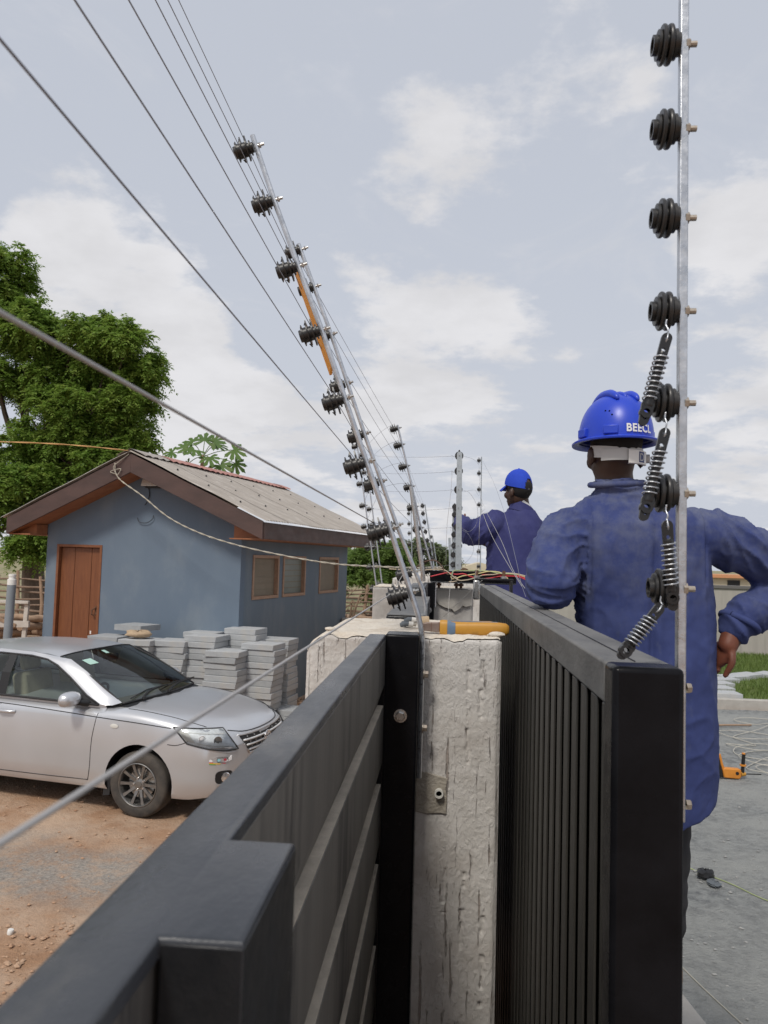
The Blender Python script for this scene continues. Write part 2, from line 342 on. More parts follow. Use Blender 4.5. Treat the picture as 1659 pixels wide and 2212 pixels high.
mat('helmet_blue', (.012,.045,.48), .36, var=(.018,.06,.52), vscale=6, var2=(.12,.16,.52), v2scale=6, v2rng=(.6,.95), rvar=.06)
mat('cap_blue', (.010,.045,.42), .85, var=(.015,.06,.5), vscale=12, bump=.2, bscale=300, bdist=.001)
mat('skin_dark', (.042,.020,.014), .5, var=(.058,.028,.018), vscale=14, sub=.08)
mat('skin_hand', (.19,.06,.032), .5, var=(.13,.045,.026), vscale=16, sub=.15)
mat('hair_black', (.008,.007,.007), .85, bump=.6, bscale=500, bdist=.002)
mat('harness', (.50,.50,.49), .5)
mat('navy_print', (.02,.035,.14), .5)
mat('white_cloth', (.72,.72,.71), .9)
mat('trousers', (.02,.02,.023), .9)
mat('boot', (.02,.018,.016), .6)
mat('handle_yellow', (.52,.26,.03), .5, var=(.44,.21,.025), vscale=14, var2=(.24,.13,.03), v2scale=26, v2rng=(.6,.8))
mat('handle_blue', (.10,.16,.25), .5, var=(.14,.20,.28), vscale=14)
mat('plier_steel', (.20,.14,.115), .5, .5, var=(.28,.22,.19), vscale=40)
mat('glove_white', (.62,.60,.56), .9); mat('glove_grey', (.11,.125,.14), .85); mat('cork', (.45,.34,.22), .85, var=(.36,.26,.17), vscale=30)
mat('sign_orange', (.86,.36,.02), .5)
mat('sign_white', (.72,.66,.62), .6)
mat('cable_red', (.50,.03,.045), .5); mat('cable_yellow', (.56,.47,.22), .5); mat('cable_green', (.36,.42,.20), .5); mat('cable_tan', (.46,.38,.28), .7); mat('cable_brown', (.13,.08,.06), .7); mat('cable_black', (.015,.015,.016), .6)
mat('rope_orange', (.62,.36,.15), .8); mat('rope_grey', (.50,.46,.38), .85, var=(.36,.33,.27), vscale=60)
mat('rope_white', (.46,.44,.385), .8)
mat('drill_orange', (.66,.25,.03), .5, var=(.5,.18,.02), vscale=10)
# ================================================================== THE SETTING
def gz(x, y):
    n_ = .05*fbm(x*.35, y*.35, 3.1, 3) + .012*fbm(x*2.1, y*2.1, 8.2, 3)
    return n_ - .02
def sheet(xs, ys, fz, name, mat_, label=None):
    P = [[(x, y, fz(x, y)) for x in xs] for y in ys]
    o = MB().grid(P).build(name, mat_, smooth=180)
    return kind(o, 'structure')
far = [-900,-400,-200,-100,-60,-40,-30,-22]
xs = far + list(np.arange(-18, 13, .3)) + [14,18,24,32,45,70,120,250,500,900]
ys = [-300,-100,-40,-15,-6] + list(np.arange(-3, 27, .3)) + [28,32,38,46,60,80,120,200,350,600,1200]
ground = sheet(xs, ys, lambda x, y: gz(x, y) if abs(x) < 16 and -3 < y < 27 else -.02, 'ground', 'earth')
# a strip of grey gravel worn into the red earth, and dry straw-coloured land far off: real soil colours by place
t = MAT['earth'].node_tree; pb = t.nodes['Principled BSDF']; base_link = pb.inputs['Base Color'].links[0].from_socket
tcn = t.nodes.new('ShaderNodeTexCoord'); sp = t.nodes.new('ShaderNodeSeparateXYZ'); t.links.new(tcn.outputs['Object'], sp.inputs[0])
def tn(op, a, b=0., c=0.):
    n = t.nodes.new('ShaderNodeMath'); n.operation = op
    for i, v in enumerate((a, b, c)):
        if isinstance(v, (int, float)): n.inputs[i].default_value = v
        else: t.links.new(v, n.inputs[i])
    return n.outputs[0]
def tnoise(sc, det=6, rg=.6):
    n = t.nodes.new('ShaderNodeTexNoise'); n.inputs['Scale'].default_value = sc; n.inputs['Detail'].default_value = det; n.inputs['Roughness'].default_value = rg
    t.links.new(tcn.outputs['Object'], n.inputs['Vector']); return n.outputs['Fac']
def tmr(v, a, b, c=0., d=1.):
    n = t.nodes.new('ShaderNodeMapRange'); n.interpolation_type = 'SMOOTHSTEP'; t.links.new(v, n.inputs[0])
    for i, q in enumerate((a, b, c, d)): n.inputs[i+1].default_value = q
    return n.outputs[0]
off = tn('ABSOLUTE', tn('SUBTRACT', tn('ADD', sp.outputs[1], tn('MULTIPLY', tn('SUBTRACT', tnoise(1.1), .5), 1.8)), 6.05))
band = tn('MULTIPLY', tmr(off, .95, .05), tmr(tnoise(9, 8, .7), .3, .6, .25, .9))
mxg = t.nodes.new('ShaderNodeMix'); mxg.data_type = 'RGBA'; t.links.new(band, mxg.inputs[0]); t.links.new(base_link, mxg.inputs[6])
gmx = t.nodes.new('ShaderNodeMix'); gmx.data_type = 'RGBA'; t.links.new(tmr(tnoise(40, 9, .75), .35, .65), gmx.inputs[0])
gmx.inputs[6].default_value = (.17,.165,.155,1); gmx.inputs[7].default_value = (.34,.315,.28,1); t.links.new(gmx.outputs[2], mxg.inputs[7])
mxs = t.nodes.new('ShaderNodeMix'); mxs.data_type = 'RGBA'; t.links.new(tmr(sp.outputs[1], 19., 26.), mxs.inputs[0]); t.links.new(mxg.outputs[2], mxs.inputs[6])
smx = t.nodes.new('ShaderNodeMix'); smx.data_type = 'RGBA'; t.links.new(tmr(tnoise(.25), .4, .6), smx.inputs[0]); smx.inputs[6].default_value = (.30,.25,.15,1); smx.inputs[7].default_value = (.20,.20,.10,1)
t.links.new(smx.outputs[2], mxs.inputs[7]); t.links.new(mxs.outputs[2], pb.inputs['Base Color'])

gravel_yard = sheet(list(np.arange(.42, 13, .25)), list(np.arange(-1.5, 14.46, .25)), lambda x, y: gz(x, y)*.6+.035, 'gravel_yard', 'grey_gravel')
lawn = sheet(list(np.arange(.42, 16, .4)), list(np.arange(14.5, 22.45, .4)), lambda x, y: .165+.02*fbm(x, y, 5, 2), 'lawn', 'lawn')
kerb = MB()
kerb.box(.42, 16, 14.36, 14.52, -.05, .185)
kind(kerb.build('kerb', 'concrete', bevel=.012), 'structure')

# short grass blades on the lawn (nobody could count them)
def blades(n, x0, x1, y0, y1, zf, h0, h1, w):
    x = RNG.uniform(x0, x1, n); y = RNG.uniform(y0, y1, n); a = RNG.uniform(0, 6.283, n); h = RNG.uniform(h0, h1, n)
    lx = RNG.normal(0, .35, n)*h; ly = RNG.normal(0, .35, n)*h
    V = np.zeros((n, 3, 3)); z = zf
    V[:,0] = np.c_[x-np.cos(a)*w, y-np.sin(a)*w, np.full(n, z)]; V[:,1] = np.c_[x+np.cos(a)*w, y+np.sin(a)*w, np.full(n, z)]; V[:,2] = np.c_[x+lx, y+ly, z+h]
    me = bpy.data.meshes.new('grass'); me.from_pydata(V.reshape(-1,3).tolist(), [], np.arange(n*3).reshape(-1,3).tolist()); return me
tag(link('grass', blades(34000, 3.4, 10.5, 14.55, 22.3, .155, .05, .12, .008), 'grass'), 'short green lawn grass between the kerb and the boundary wall', 'grass', kind='stuff')

# loose stones (nobody could count them)
ICO = [(0,0,1),(.9,0,.2),(.3,.85,.2),(-.7,.5,.2),(-.7,-.5,.2),(.3,-.85,.2),(0,0,-.6)]
ICF = [(0,1,2),(0,2,3),(0,3,4),(0,4,5),(0,5,1),(6,2,1),(6,3,2),(6,4,3),(6,5,4),(6,1,5)]
def stones(name, spots, mat_, label):
    b = MB()
    for x, y, s, zz in spots:
        a = random.uniform(0, 6.28); ca, sa = math.cos(a), math.sin(a); sx, sy, sz = s*random.uniform(.7,1.3), s*random.uniform(.6,1.2), s*random.uniform(.4,.8)
        b.add([(x+(p[0]*ca*sx-p[1]*sa*sy), y+(p[0]*sa*sx+p[1]*ca*sy), zz+p[2]*sz) for p in ICO], ICF)
    return tag(b.build(name, mat_), label, 'stones', kind='stuff')
sp1 = []
for _ in range(5200):
    y = 2.6+random.random()**1.3*6.; x = -.65-random.random()*(.5+y*.62)
    if 5.4 < y < 6.7 and random.random() < .5: continue
    s = .002+random.random()**5*.022
    sp1.append((x, y, s, gz(x, y)+s*.15))
for _ in range(1500):   # rubble heap towards the near left
    y = 3.2+random.random()*2.; x = -1.2-random.random()*(y*.42); s = .004+random.random()**4*.03
    sp1.append((x, y, s, gz(x, y)+s*.2))
for _ in range(900):
    y = random.uniform(11.5, 16.5); x = random.uniform(-2.9+.21*(y-11.5), -1.2); s = .012+random.random()**2*.05
    sp1.append((x, y, s, gz(x, y)+s*.2))
stones('loose_stones', sp1, 'stone_red', 'loose reddish stones scattered over the earth by the car')
sp2 = []
for _ in range(5200):
    y = 1.5+random.random()**.8*13; x = .5+random.random()*(.9+y*.48); s = .003+random.random()**4*.016
    sp2.append((x, y, s, gz(x, y)*.6+.035+s*.2))
stones('gravel_stones', sp2, 'stone_grey', 'grey gravel stones scattered over the yard')

# ================================================================== LEFT GATE LEAF
GX0, GX1, GTOP = -.196, -.150, 2.294
lg = thing('gate_leaf', 'black steel gate leaf with dusty stepped boards running past the camera', 'gate', (-.17, 1.0, 0))
MB().prism([(GX0,-.9,GTOP),(GX1+.003,-.9,GTOP),(GX1+.003,.418,GTOP),(-.101,.418,GTOP),(-.101,.564,GTOP),(GX1+.001,.564,GTOP),(GX1,2.138,GTOP),(GX0,2.138,GTOP)], (0,0,-.012), (0,0,0)).build('top_cap', 'dusty_black', lg)
cap_o = lg.children[-1] if lg.children else None
for cap_o in lg.children:      # round only the upper arrises
    bm4 = bmesh.new(); bm4.from_mesh(cap_o.data); es_ = [e for e in bm4.edges if all(v.co.z > GTOP-.0001 for v in e.verts)]
    bmesh.ops.bevel(bm4, geom=es_, offset=.0035, segments=3, affect='EDGES', profile=.5); bm4.to_mesh(cap_o.data); bm4.free(); cap_o.data.shade_smooth(); cap_o.data.set_sharp_from_angle(angle=R(50))
MB().box(GX0, GX0+.004, -.9, 2.138, .15, GTOP-.0125).build('back_sheet', 'black_paint', lg)
zt = [GTOP-.0125, 2.098, 1.886, 1.673, 1.458, 1.245, 1.03, .82, .61, .40]
for i in range(len(zt)-1):
    z1, z0 = zt[i], zt[i+1]
    y0, y1 = -.9, 2.137
    xo = GX1-.0005*i
    prof = [(xo, z1-.0006), (xo, z0+.058), (GX1-.0175, z0+.003), (GX0+.0045, z0+.003), (GX0+.0045, z1-.0006)]
    MB().prism([(x, y0, z) for x, z in prof], (0,0,0), (0, y1-y0, 0)).build('board', 'dusty_side', lg, bevel=.002)
    if i: MB().box(GX1-.0185, xo-.001, y0, y1-.002, z1, z1+.0022).build('dust_layer', 'dust_ledge', lg)
MB().box(GX1+.0035, -.1003, .4172, .5648, .15, GTOP-.0036).build('stile', 'black_paint', lg, bevel=.0012)
MB().box(GX0+.001, GX1-.0003, 2.1382, 2.1396, .15, GTOP-.014).build('end_plate', 'gloss_black', lg)
MB().box(GX0+.006, GX1-.001, -.9, 2.13, .10, .39).build('bottom_rail', 'black_paint', lg)

# ================================================================== GATE POST, PILLARS
gp = thing('gate_post', 'glossy black steel post with a hex bolt against the pale pillar', 'post', (-.105, 2.2, 0))
MB().box(-.1525, -.0575, 2.14, 2.248, 0, GTOP).build('tube', 'gloss_black', gp, bevel=.007, seg=3)
def hexbolt(b, c, ax, r=.012, h=.009, n=6):
    b.lathe([(0,-.001),(r*1.75,-.001),(r*1.75,.0022),(r,.0022),(r,h),(r*.8,h+.002),(0,h+.002)][0:0] or [(r,.002),(r,h),(r*.85,h+.002),(0,h+.002)], c, ax, n)
    return b
def bolt_obj(c, ax, parent, r=.011, h=.009, washer=True, mat_='steel', name='bolt'):
    b = MB(); hexbolt(b, c, ax, r, h)
    if washer: b.lathe([(0,.0003),(r*1.35,.0003),(r*1.35,.002),(0,.0024)], c, ax, 16)
    return b.build(name, mat_, parent, smooth=30)
bolt_obj((-.104, 2.14, 2.073), (0,-1,0), gp, .0135, .012)

def rough_pillar(name, label, x0, x1, y0, y1, z0, z1, step, mat_, top_mat, amp, seed, gouge=True, zdet=None):
    root = thing(name, label, 'pillar', ((x0+x1)/2, (y0+y1)/2, 0))
    def worm(u, v, s):   # worm-like trowel texture: ridged noise
        a = noise.noise(Vector((u*62, v*62, s))); b = noise.noise(Vector((u*120, v*90, s+5)))
        return (.5-abs(a))*1.0+(.5-abs(b))*.5
    def disp(u, v, s, front):
        d = amp*(worm(u, v, s)*.55 + .7*fbm(u*8, v*8, s, 3))
        if front and gouge:   # narrow vertical gouges left by the trowel
            for k, (gx, za, zb) in enumerate(GOUGE):
                if za < v < zb:
                    w = .0030*(1+1.3*noise.noise(Vector((v*38, k, 2)))); dd = abs(u-gx-.010*noise.noise(Vector((v*6, k*3, 1)))-.004*noise.noise(Vector((v*30, k*3, 6))))
                    if w > .0004 and dd < w*2.2 and noise.noise(Vector((v*8, k*7, 4)))+.35*noise.noise(Vector((v*30, k*7, 9))) > -.05: d -= .0050*min(1, 2.2*max(0, 1-dd/(w*2.2)))*(1+.6*noise.noise(Vector((v*90, u*200, 3))))
        return d
    zdet = zdet or z0
    def face(U, V, fn):
        return [[fn(u, v) for u in U] for v in V]
    def edge(t_, a, b, r_=.02):  # round the arrises
        e = min(t_-a, b-t_); return 0 if e > r_ else (1-max(e,0)/r_)**2*r_*.55
    brk = lambda x, y: .0 if not gouge else .05*max(0, 1-(x-x0)/.075)**2+.018*max(0, fbm(x*11, y*11, seed+4, 3))*(1 if min(x-x0, x1-x, y-y0) < .03 else .25)
    U = np.arange(x0, x1+step/2, step); Vz = np.arange(zdet, z1+step/2, step); W = np.arange(y0, y1+step*2, step*2)
    topz = lambda x, y: z1+.0035*fbm(x*16, y*16, seed+9, 5)+.003*worm(x*.6, y*.6, seed+2)-edge(x, x0, x1, .014)-edge(y, y0, y1, .014)-brk(x, y)
    b = MB()
    b.grid(face(U, Vz, lambda u, v: (u, y0-disp(u, v, seed, True)*(1 if v < z1-.008 else .2)+edge(u, x0, x1)+edge(v, -9, z1), min(v, topz(u, y0)) if v > z1-.09 else v)))
    b.grid(face(W, Vz, lambda u, v: (x0-disp(u, v, seed+3, False)+edge(u, y0, y1+9)+edge(v, -9, z1), u, min(v, topz(x0, u)) if v > z1-.09 else v)))
    b.grid(face(W, Vz, lambda u, v: (x1+disp(u, v, seed+6, False)*.6-edge(u, y0, y1+9)-edge(v, -9, z1), u, min(v, topz(x1, u)) if v > z1-.09 else v)))
    if zdet > z0: b.box(x0, x1, y0, y1, z0, zdet)
    b.box(x0+.02, x1-.02, y1-.01, y1, z0, z1-.02)
    b.build('shaft', mat_, root, smooth=75)
    tp = MB(); UT = np.arange(x0+.002, x1, step*1.3); WT = np.arange(y0+.002, y1, step*1.6)
    tp.grid(face(UT, WT, lambda x, y: (x, y, topz(x, y)+.001)))
    tp.build('top', top_mat, root, smooth=60)
    return root
GOUGE = [(.084,1.90,2.19),(.124,2.05,2.22),(.079,1.40,1.62),(.139,1.25,1.5),(.028,1.5,1.68)]
p1_ = rough_pillar('wall_pillar', 'rough cream plastered pillar with gouges under the yellow pliers', -.392, .178, 2.262, 2.83, 0, 2.282, .0038, 'plaster', 'plaster_top', .0034, 1.3, True, .75)
MB().prism([(-.07,2.26,1.782),(-.03,2.26,1.776),(.012,2.26,1.780),(.029,2.26,1.777),(.031,2.26,1.82),(.027,2.26,1.85),(.030,2.26,1.878),(.005,2.26,1.884),(-.03,2.26,1.893),(-.07,2.26,1.897)], (0,-.0035,0), (0,.006,0)).build('repair_patch', 'mortar_patch', p1_, bevel=.002)
cp_ = MB(); cp_.lathe([(.0085,.0),(.0085,.016),(.0125,.016),(.0125,-.002)], (.007, 2.2555, 1.838), (0,-1,0), 20)
cp_.build('conduit_pipe', 'pvc', p1_, smooth=40)
MB().lathe([(0,.003),(.0085,.003)], (.007, 2.2555, 1.838), (0,-1,0), 16).build('pipe_hole', 'dark_hole', p1_)
for i, (x, y, s) in enumerate([(.165,2.29,.02),(.15,2.30,.011),(.12,2.42,.018),(.135,2.44,.012),(-.33,2.31,.014),(.085,2.28,.007),(.16,2.33,.009),(.1,2.276,.006)]):
    b = MB(); rows = []
    for a in range(7):
        ph = math.pi*a/6; rows.append([(x+s*1.25*math.sin(ph)*math.cos(q)*(1+.3*noise.noise(Vector((i*3+q, ph*2, 1)))), y+s*math.sin(ph)*math.sin(q)*(1+.3*noise.noise(Vector((i*3, ph*2+q, 4)))), 2.281+s*.45*(1+math.cos(ph))) for q in np.linspace(0, 6.283, 13)])
    b.grid(rows); tag(b.build('mortar_lump', 'plaster_top', smooth=60), ['cream mortar lump on the pillar corner below the plier handle','small mortar crumb beside the large corner lump','cream mortar lump behind the plier handle tip','small mortar lump behind the handle tip, at the far right','mortar crumb on the left part of the pillar top','tiny mortar crumb in front of the plier grip','small mortar crumb at the right edge of the pillar top','tiniest mortar crumb on the front edge of the pillar'][i], 'mortar', 'mortar crumbs on the pillar top')

p2_ = rough_pillar('wall_pillar', 'grey cracked cement pillar under the black beam with coloured cables', -.53, .245, 5.96, 6.5, 0, 2.292, .011, 'pillar_grey', 'plaster_top', .0035, 6.1, False, 1.6)
# cracked render skin standing proud on its right half
poly = [(-.045,2.286),(.235,2.286),(.24,2.17),(.19,2.155),(.165,2.165),(.15,2.145),(.115,2.12),(.10,2.115),(.085,2.135),(.03,2.145),(-.02,2.17),(-.035,2.20)]
MB().prism([(x, 5.952, z) for x, z in poly], (0,-.014,0), (0,.012,0)).build('loose_render', 'concrete', p2_, bevel=.003)
p3_ = rough_pillar('wall_pillar', 'pinkish pillar far behind the cracked grey pillar', -.42, .16, 9.2, 9.7, 0, 2.33, .03, 'plaster', 'plaster_top', .004, 11.7, False, 1.8)

# second leaf of the left gate, between the two pillars, and its post
l2 = thing('gate_leaf', 'second black gate leaf lying between the cream and the grey pillars', 'gate', (-.13, 4.3, 0))
MB().box(-.205, -.0635, 2.9, 4.45, 2.195, 2.292).build('top_rail', 'black_paint', l2, bevel=.008, seg=3)
MB().box(-.2035, -.065, 2.9015, 4.45, 2.2925, 2.2945).build('dust_layer', 'rail_grey', l2)
MB().box(-.19, -.08, 2.95, 4.4, .15, 2.1945).build('panel', 'black_paint', l2, bevel=.003)
MB().box(-.185, -.095, 4.46, 4.9, .15, 2.345).build('stile', 'black_paint', l2, bevel=.008, seg=3)
MB().box(-.21, -.1, 4.91, 5.7, .15, 2.335).build('end_panel', 'dusty_black', l2, bevel=.006)
gp2 = thing('gate_post', 'slim black steel post standing against the grey cracked pillar', 'post', (-.09, 5.88, 0))
MB().box(-.135, -.052, 5.83, 5.93, 0, 2.335).build('tube', 'gloss_black', gp2, bevel=.006)
bolt_obj((-.088, 5.83, 2.13), (0,-1,0), gp2, .016, .012)

# ================================================================== RIGHT GATE (vertical slats)
rg = thing('sliding_gate', 'black steel sliding gate of vertical slats with a dusty grey top rail', 'gate', (.29, 3.0, 0))
RX0, RX1, RT, GY0, GY1 = .2405, .3385, 2.361, 1.10, 4.86
MB().box(RX0, RX1, GY0, GY0+.062, .08, RT).build('end_post', 'gloss_black', rg, bevel=.008, seg=3)
MB().box(RX0+.001, RX1-.001, GY0+.0622, GY1, RT-.062, RT-.001).build('top_rail', 'rail_grey', rg, bevel=.004)
MB().box(RX0+.003, RX1-.003, GY0+.063, GY1, .08, .2).build('bottom_rail', 'black_paint', rg)
MB().box(RX1-.006, RX1-.002, GY0+.063, GY1, .2, RT-.0625).build('backing_sheet', 'dark_hole', rg)  # sheet coloured near-black so the slots read as unlit
MB().box(RX0+.001, RX1-.001, GY1, GY1+.05, .08, RT-.02).build('far_post', 'black_paint', rg, bevel=.004)
sl = MB(); sl.box(RX0+.002, RX0+.006, GY0+.0635, GY0+.083, .2, RT-.0625)
sl.build('slat', 'slat_grey', rg, bevel=.0025)
slat_me = None
n_sl = 41
for i in range(n_sl):
    y = GY0+.121+i*.0885
    if slat_me is None:
        o = MB().box(RX0+.002, RX0+.006, y, y+.047, .2, RT-.0625).build('slat', 'slat_grey', rg, bevel=.0012); slat_me = o; ybase = y
    else:
        c = slat_me.copy(); COL.objects.link(c); c.location = (slat_me.location.x, slat_me.location.y+(y-ybase), slat_me.location.z)
# narrow joint where two tubes of the top rail meet
MB().box(RX0+.046, RX0+.0475, GY0+.07, GY1, RT-.0012, RT+.0006).build('weld_line', 'gloss_black', rg)
# roller bracket at the far end of the sliding gate
rb = thing('roller_bracket', 'dark steel roller bracket bolted at the far end of the sliding gate', 'bracket', (.3, 4.98, 2.3))
MB().box(.205, .245, 4.99, 5.06, 2.26, 2.385).build('roller', 'steel', rb, bevel=.008)
MB().box(.215, .46, 5.0, 5.08, 2.386, 2.398).build('plate', 'black_paint', rb, bevel=.003)
MB().box(.44, .456, 4.99, 5.08, 2.30, 2.3855).build('side_plate', 'black_paint', rb, bevel=.003)
for x in (.225, .40):
    MB().lathe([(.011,0),(.011,.05),(0,.05)], (x, 5.03, 2.399), (0,0,1), 10).build('stud', 'rust', rb, smooth=40)
    MB().lathe([(.02,.004),(.02,.018),(0,.018)], (x, 5.03, 2.396), (0,0,1), 6).build('nut', 'steel', rb)

# black beam on studs over the grey pillar
bm_ = thing('steel_beam', 'short black steel beam on rusty studs above the grey pillar', 'beam', (.2, 5.9, 2.4))
MB().box(-.09, .56, 5.86, 5.93, 2.348, 2.428).build('beam', 'gloss_black', bm_, bevel=.003)
MB().box(-.085, .555, 5.84, 5.935, 2.338, 2.3475).build('flange', 'dusty_black', bm_, bevel=.002)
for x in (-.06, -.02, .115, .15):
    MB().lathe([(0,0),(.011,0),(.011,.075),(0,.075)], (x, 5.985, 2.285), (0,0,1), 10).build('stud', 'rust', bm_, smooth=40)
    MB().lathe([(.021,0),(.021,.018),(0,.018)], (x, 5.985, 2.312), (0,0,1), 6).build('nut', 'rust', bm_)
tag(MB().prism([(.17+.03*math.cos(a)*(1+.2*math.sin(3*a)), 5.9, 2.430+.022*abs(math.sin(a))+.002) for a in np.linspace(0, math.pi, 7)], (0,-.015,0), (0,.02,0)).build('stone_chip', 'rust', bevel=.004), 'small brown stone chip lying on the black beam', 'stone')

# low garden wall and boundary walls
lw = MB().box(-2.05, -.75, 15.9, 16.1, -.1, 1.262); tag(lw.build('low_wall', 'concrete', bevel=.01), 'low grey cement wall behind the blue house corner', 'wall')
bw = thing('boundary_wall', 'grey brown rendered boundary wall behind the lawn', 'wall', (8, 22.5, 0))
MB().box(.6, 16, 22.45, 22.65, -.1, 1.955).build('wall', 'wall_render', bw)
MB().box(.58, 16.02, 22.41, 22.69, 1.957, 2.05).build('coping', 'wall_cap', bw, bevel=.01)
# stepping slabs curving across the lawn
SLAB = [(5.18,14.72,.02),(5.28,15.36,.10),(5.50,15.98,.22),(5.83,16.60,.36),(6.22,17.08,.52),(6.68,17.46,.66),(7.20,17.72,.78)]
for i, (x, y, a) in enumerate(SLAB):
    ca, sa = math.cos(a), math.sin(a)
    o = MB().obox((x, y, .205), (ca*.30, sa*.30, 0), (-sa*.20, ca*.20, 0), (0,0,.05)).build('stepping_slab', 'paver', bevel=.008)
    tag(o, ['grey stepping slab nearest the kerb','second stepping slab from the kerb in the lawn','third stepping slab from the kerb, where the curve turns','fourth stepping slab from the kerb in the lawn','fifth stepping slab from the kerb in the lawn','sixth stepping slab from the kerb in the lawn','farthest stepping slab, cut by the photo edge'][i], 'slab', 'stepping slabs curving over the lawn')
# far buildings peeping over
fb = thing('far_house', 'cream house with an orange roof beyond the boundary wall', 'house', (11, 31, 0))
MB().box(9.6, 13.5, 30, 34, 0, 2.18).build('wall', 'cream', fb)
MB().box(9.4, 13.7, 29.8, 34.2, 2.182, 2.3).build('roof', 'orange_roof', fb)
MB().box(10.75, 11.2, 29.97, 30.02, 1.7, 2.1).build('window', 'car_dark', fb)
fh = thing('far_shed', 'pale cream shed roof on the horizon behind the far poles', 'shed', (2.2, 42, 0))
MB().box(.6, 3.4, 41, 45, 0, 2.05).build('wall', 'cream', fh)
MB().prism([(.4,40.8,2.06),(3.6,40.8,2.06),(2.0,40.8,2.5)], (0,0,0), (0,4.4,0)).build('roof', 'cream', fh)
for i, (x, y, w, h) in enumerate([(-24,70,9,3.1),(-15,78,6,2.9),(-3.2,60,2.4,2.3)]):
    q = thing('far_house', ['grey low house far off behind the trunk of the big tree','pale low house far off behind the wattle fence','small pale hut far off behind the green bush'][i], 'house', (x, y, 0))
    MB().box(x-w/2, x+w/2, y, y+5, 0, h).build('wall', 'concrete', q)
    MB().box(x-w/2-.3, x+w/2+.3, y-.3, y+5.3, h+.002, h+.2).build('roof', 'roof_sheet', q)

# ================================================================== BLUE HOUSE
HC = Vector((-3.038, 11.471, 0)); DS = Vector((.20984, .97773, 0)); DG = Vector((.97773, -.20984, 0)); ZZ = Vector((0,0,1))
def HP(u, v, z): return HC + DG*u + DS*v + ZZ*z
def hbox(b, u0, u1, v0, v1, z0, z1):
    return b.obox(HP((u0+u1)/2, (v0+v1)/2, (z0+z1)/2), DG*(u1-u0)/2, DS*(v1-v0)/2, ZZ*(z1-z0)/2)
house = thing('blue_house', 'small blue rendered house with a corrugated gable roof and brown door', 'house', tuple(HP(-1.76, 2.4, 0)))
UL, VF, EZ = -3.53, 4.9, 2.84
DU0, DU1, DZ0, DZ1 = -3.325, -2.462, .32, 2.6
rz = lambda u: 3.93-abs(u+1.69)*.462
w = MB()
hbox(w, UL, DU0, 0, .15, -.1, EZ); hbox(w, DU1, 0, 0, .15, -.1, EZ); hbox(w, DU0, DU1, 0, .15, DZ1, EZ); hbox(w, DU0, DU1, 0, .15, -.1, DZ0)
w.prism([HP(UL, 0, EZ), HP(0, 0, EZ), HP(0, 0, rz(0)), HP(-1.69, 0, rz(-1.69)), HP(UL, 0, rz(UL))], (0,0,0), DS*.15)
w.build('gable_wall', 'house_blue', house)
WIN = [(.40,1.39),(1.56,2.57),(3.27,4.34)]; WZ0, WZ1 = 1.81, 2.515
w = MB(); v0 = .151
for a, b in WIN+[(VF, VF)]:
    hbox(w, -.15, 0, v0, a, -.1, EZ)
    if a < VF: hbox(w, -.15, 0, a, b, -.1, WZ0); hbox(w, -.15, 0, a, b, WZ1, EZ)
    v0 = b
w.build('side_wall', 'house_side', house)
w = MB(); hbox(w, UL, UL+.15, .151, VF, -.1, EZ); hbox(w, UL+.151, -.151, VF-.15, VF, -.1, EZ)
w.build('rear_wall', 'house_side', house)
w = MB(); hbox(w, UL+.2, -.4, .3, VF-.2, .1, 2.75); w.build('dark_room', 'car_dark', house)
# door
dr = hbox(MB(), DU0+.045, DU1-.045, .085, .10, DZ0+.001, DZ1-.045).build('door', 'door_wood', house)
for i, (a, b) in enumerate([(DU0+.05, -3.02), (-3.012, -2.70), (-2.692, DU1-.05)]):
    hbox(MB(), a, b, .055, .0845, DZ0+.002, DZ1-.05).build('plank', 'door_wood', dr, bevel=.004)
fr = MB(); hbox(fr, DU0, DU0+.043, -.012, .12, DZ0, DZ1); hbox(fr, DU1-.043, DU1, -.012, .12, DZ0, DZ1); hbox(fr, DU0+.0435, DU1-.0435, -.012, .12, DZ1-.043, DZ1)
fr.build('door_frame', 'door_frame', house, bevel=.003)
hd_ = MB(); hbox(hd_, -2.575, -2.52, .04, .0545, 1.48, 1.62); hd_.tube([HP(-2.55,.03,1.60), HP(-2.60,.0,1.56), HP(-2.60,-.005,1.49), HP(-2.57,.03,1.46)], .012, 6)
hd_.build('handle', 'rust', dr)
hbox(MB(), -2.66, -2.635, .052, .0545, 1.17, 1.22).build('keyhole_plate', 'white_cap', dr)
# windows
for a, b in WIN:
    fr = MB(); t_ = .05
    hbox(fr, -.1, .018, a, a+t_, WZ0, WZ1); hbox(fr, -.1, .018, b-t_, b, WZ0, WZ1); hbox(fr, -.1, .018, a+t_, b-t_, WZ0, WZ0+t_); hbox(fr, -.1, .018, a+t_, b-t_, WZ1-t_, WZ1)
    fo = fr.build('window', 'window_wood', house, bevel=.003)
    g_ = a > 1.5 and a < 2
    hbox(MB(), -.06, -.054, a+t_+.001, b-t_-.001, WZ0+t_+.001, WZ1-t_-.001).build('pane', 'window_pane_green' if g_ else 'window_pane', fo)
    for k in range(1, 6): zc = WZ0+t_+k*(WZ1-WZ0-2*t_)/6; hbox(MB(), -.0535, -.048, a+t_+.001, b-t_-.001, zc-.006, zc+.006).build('blade_edge', 'window_net', fo)
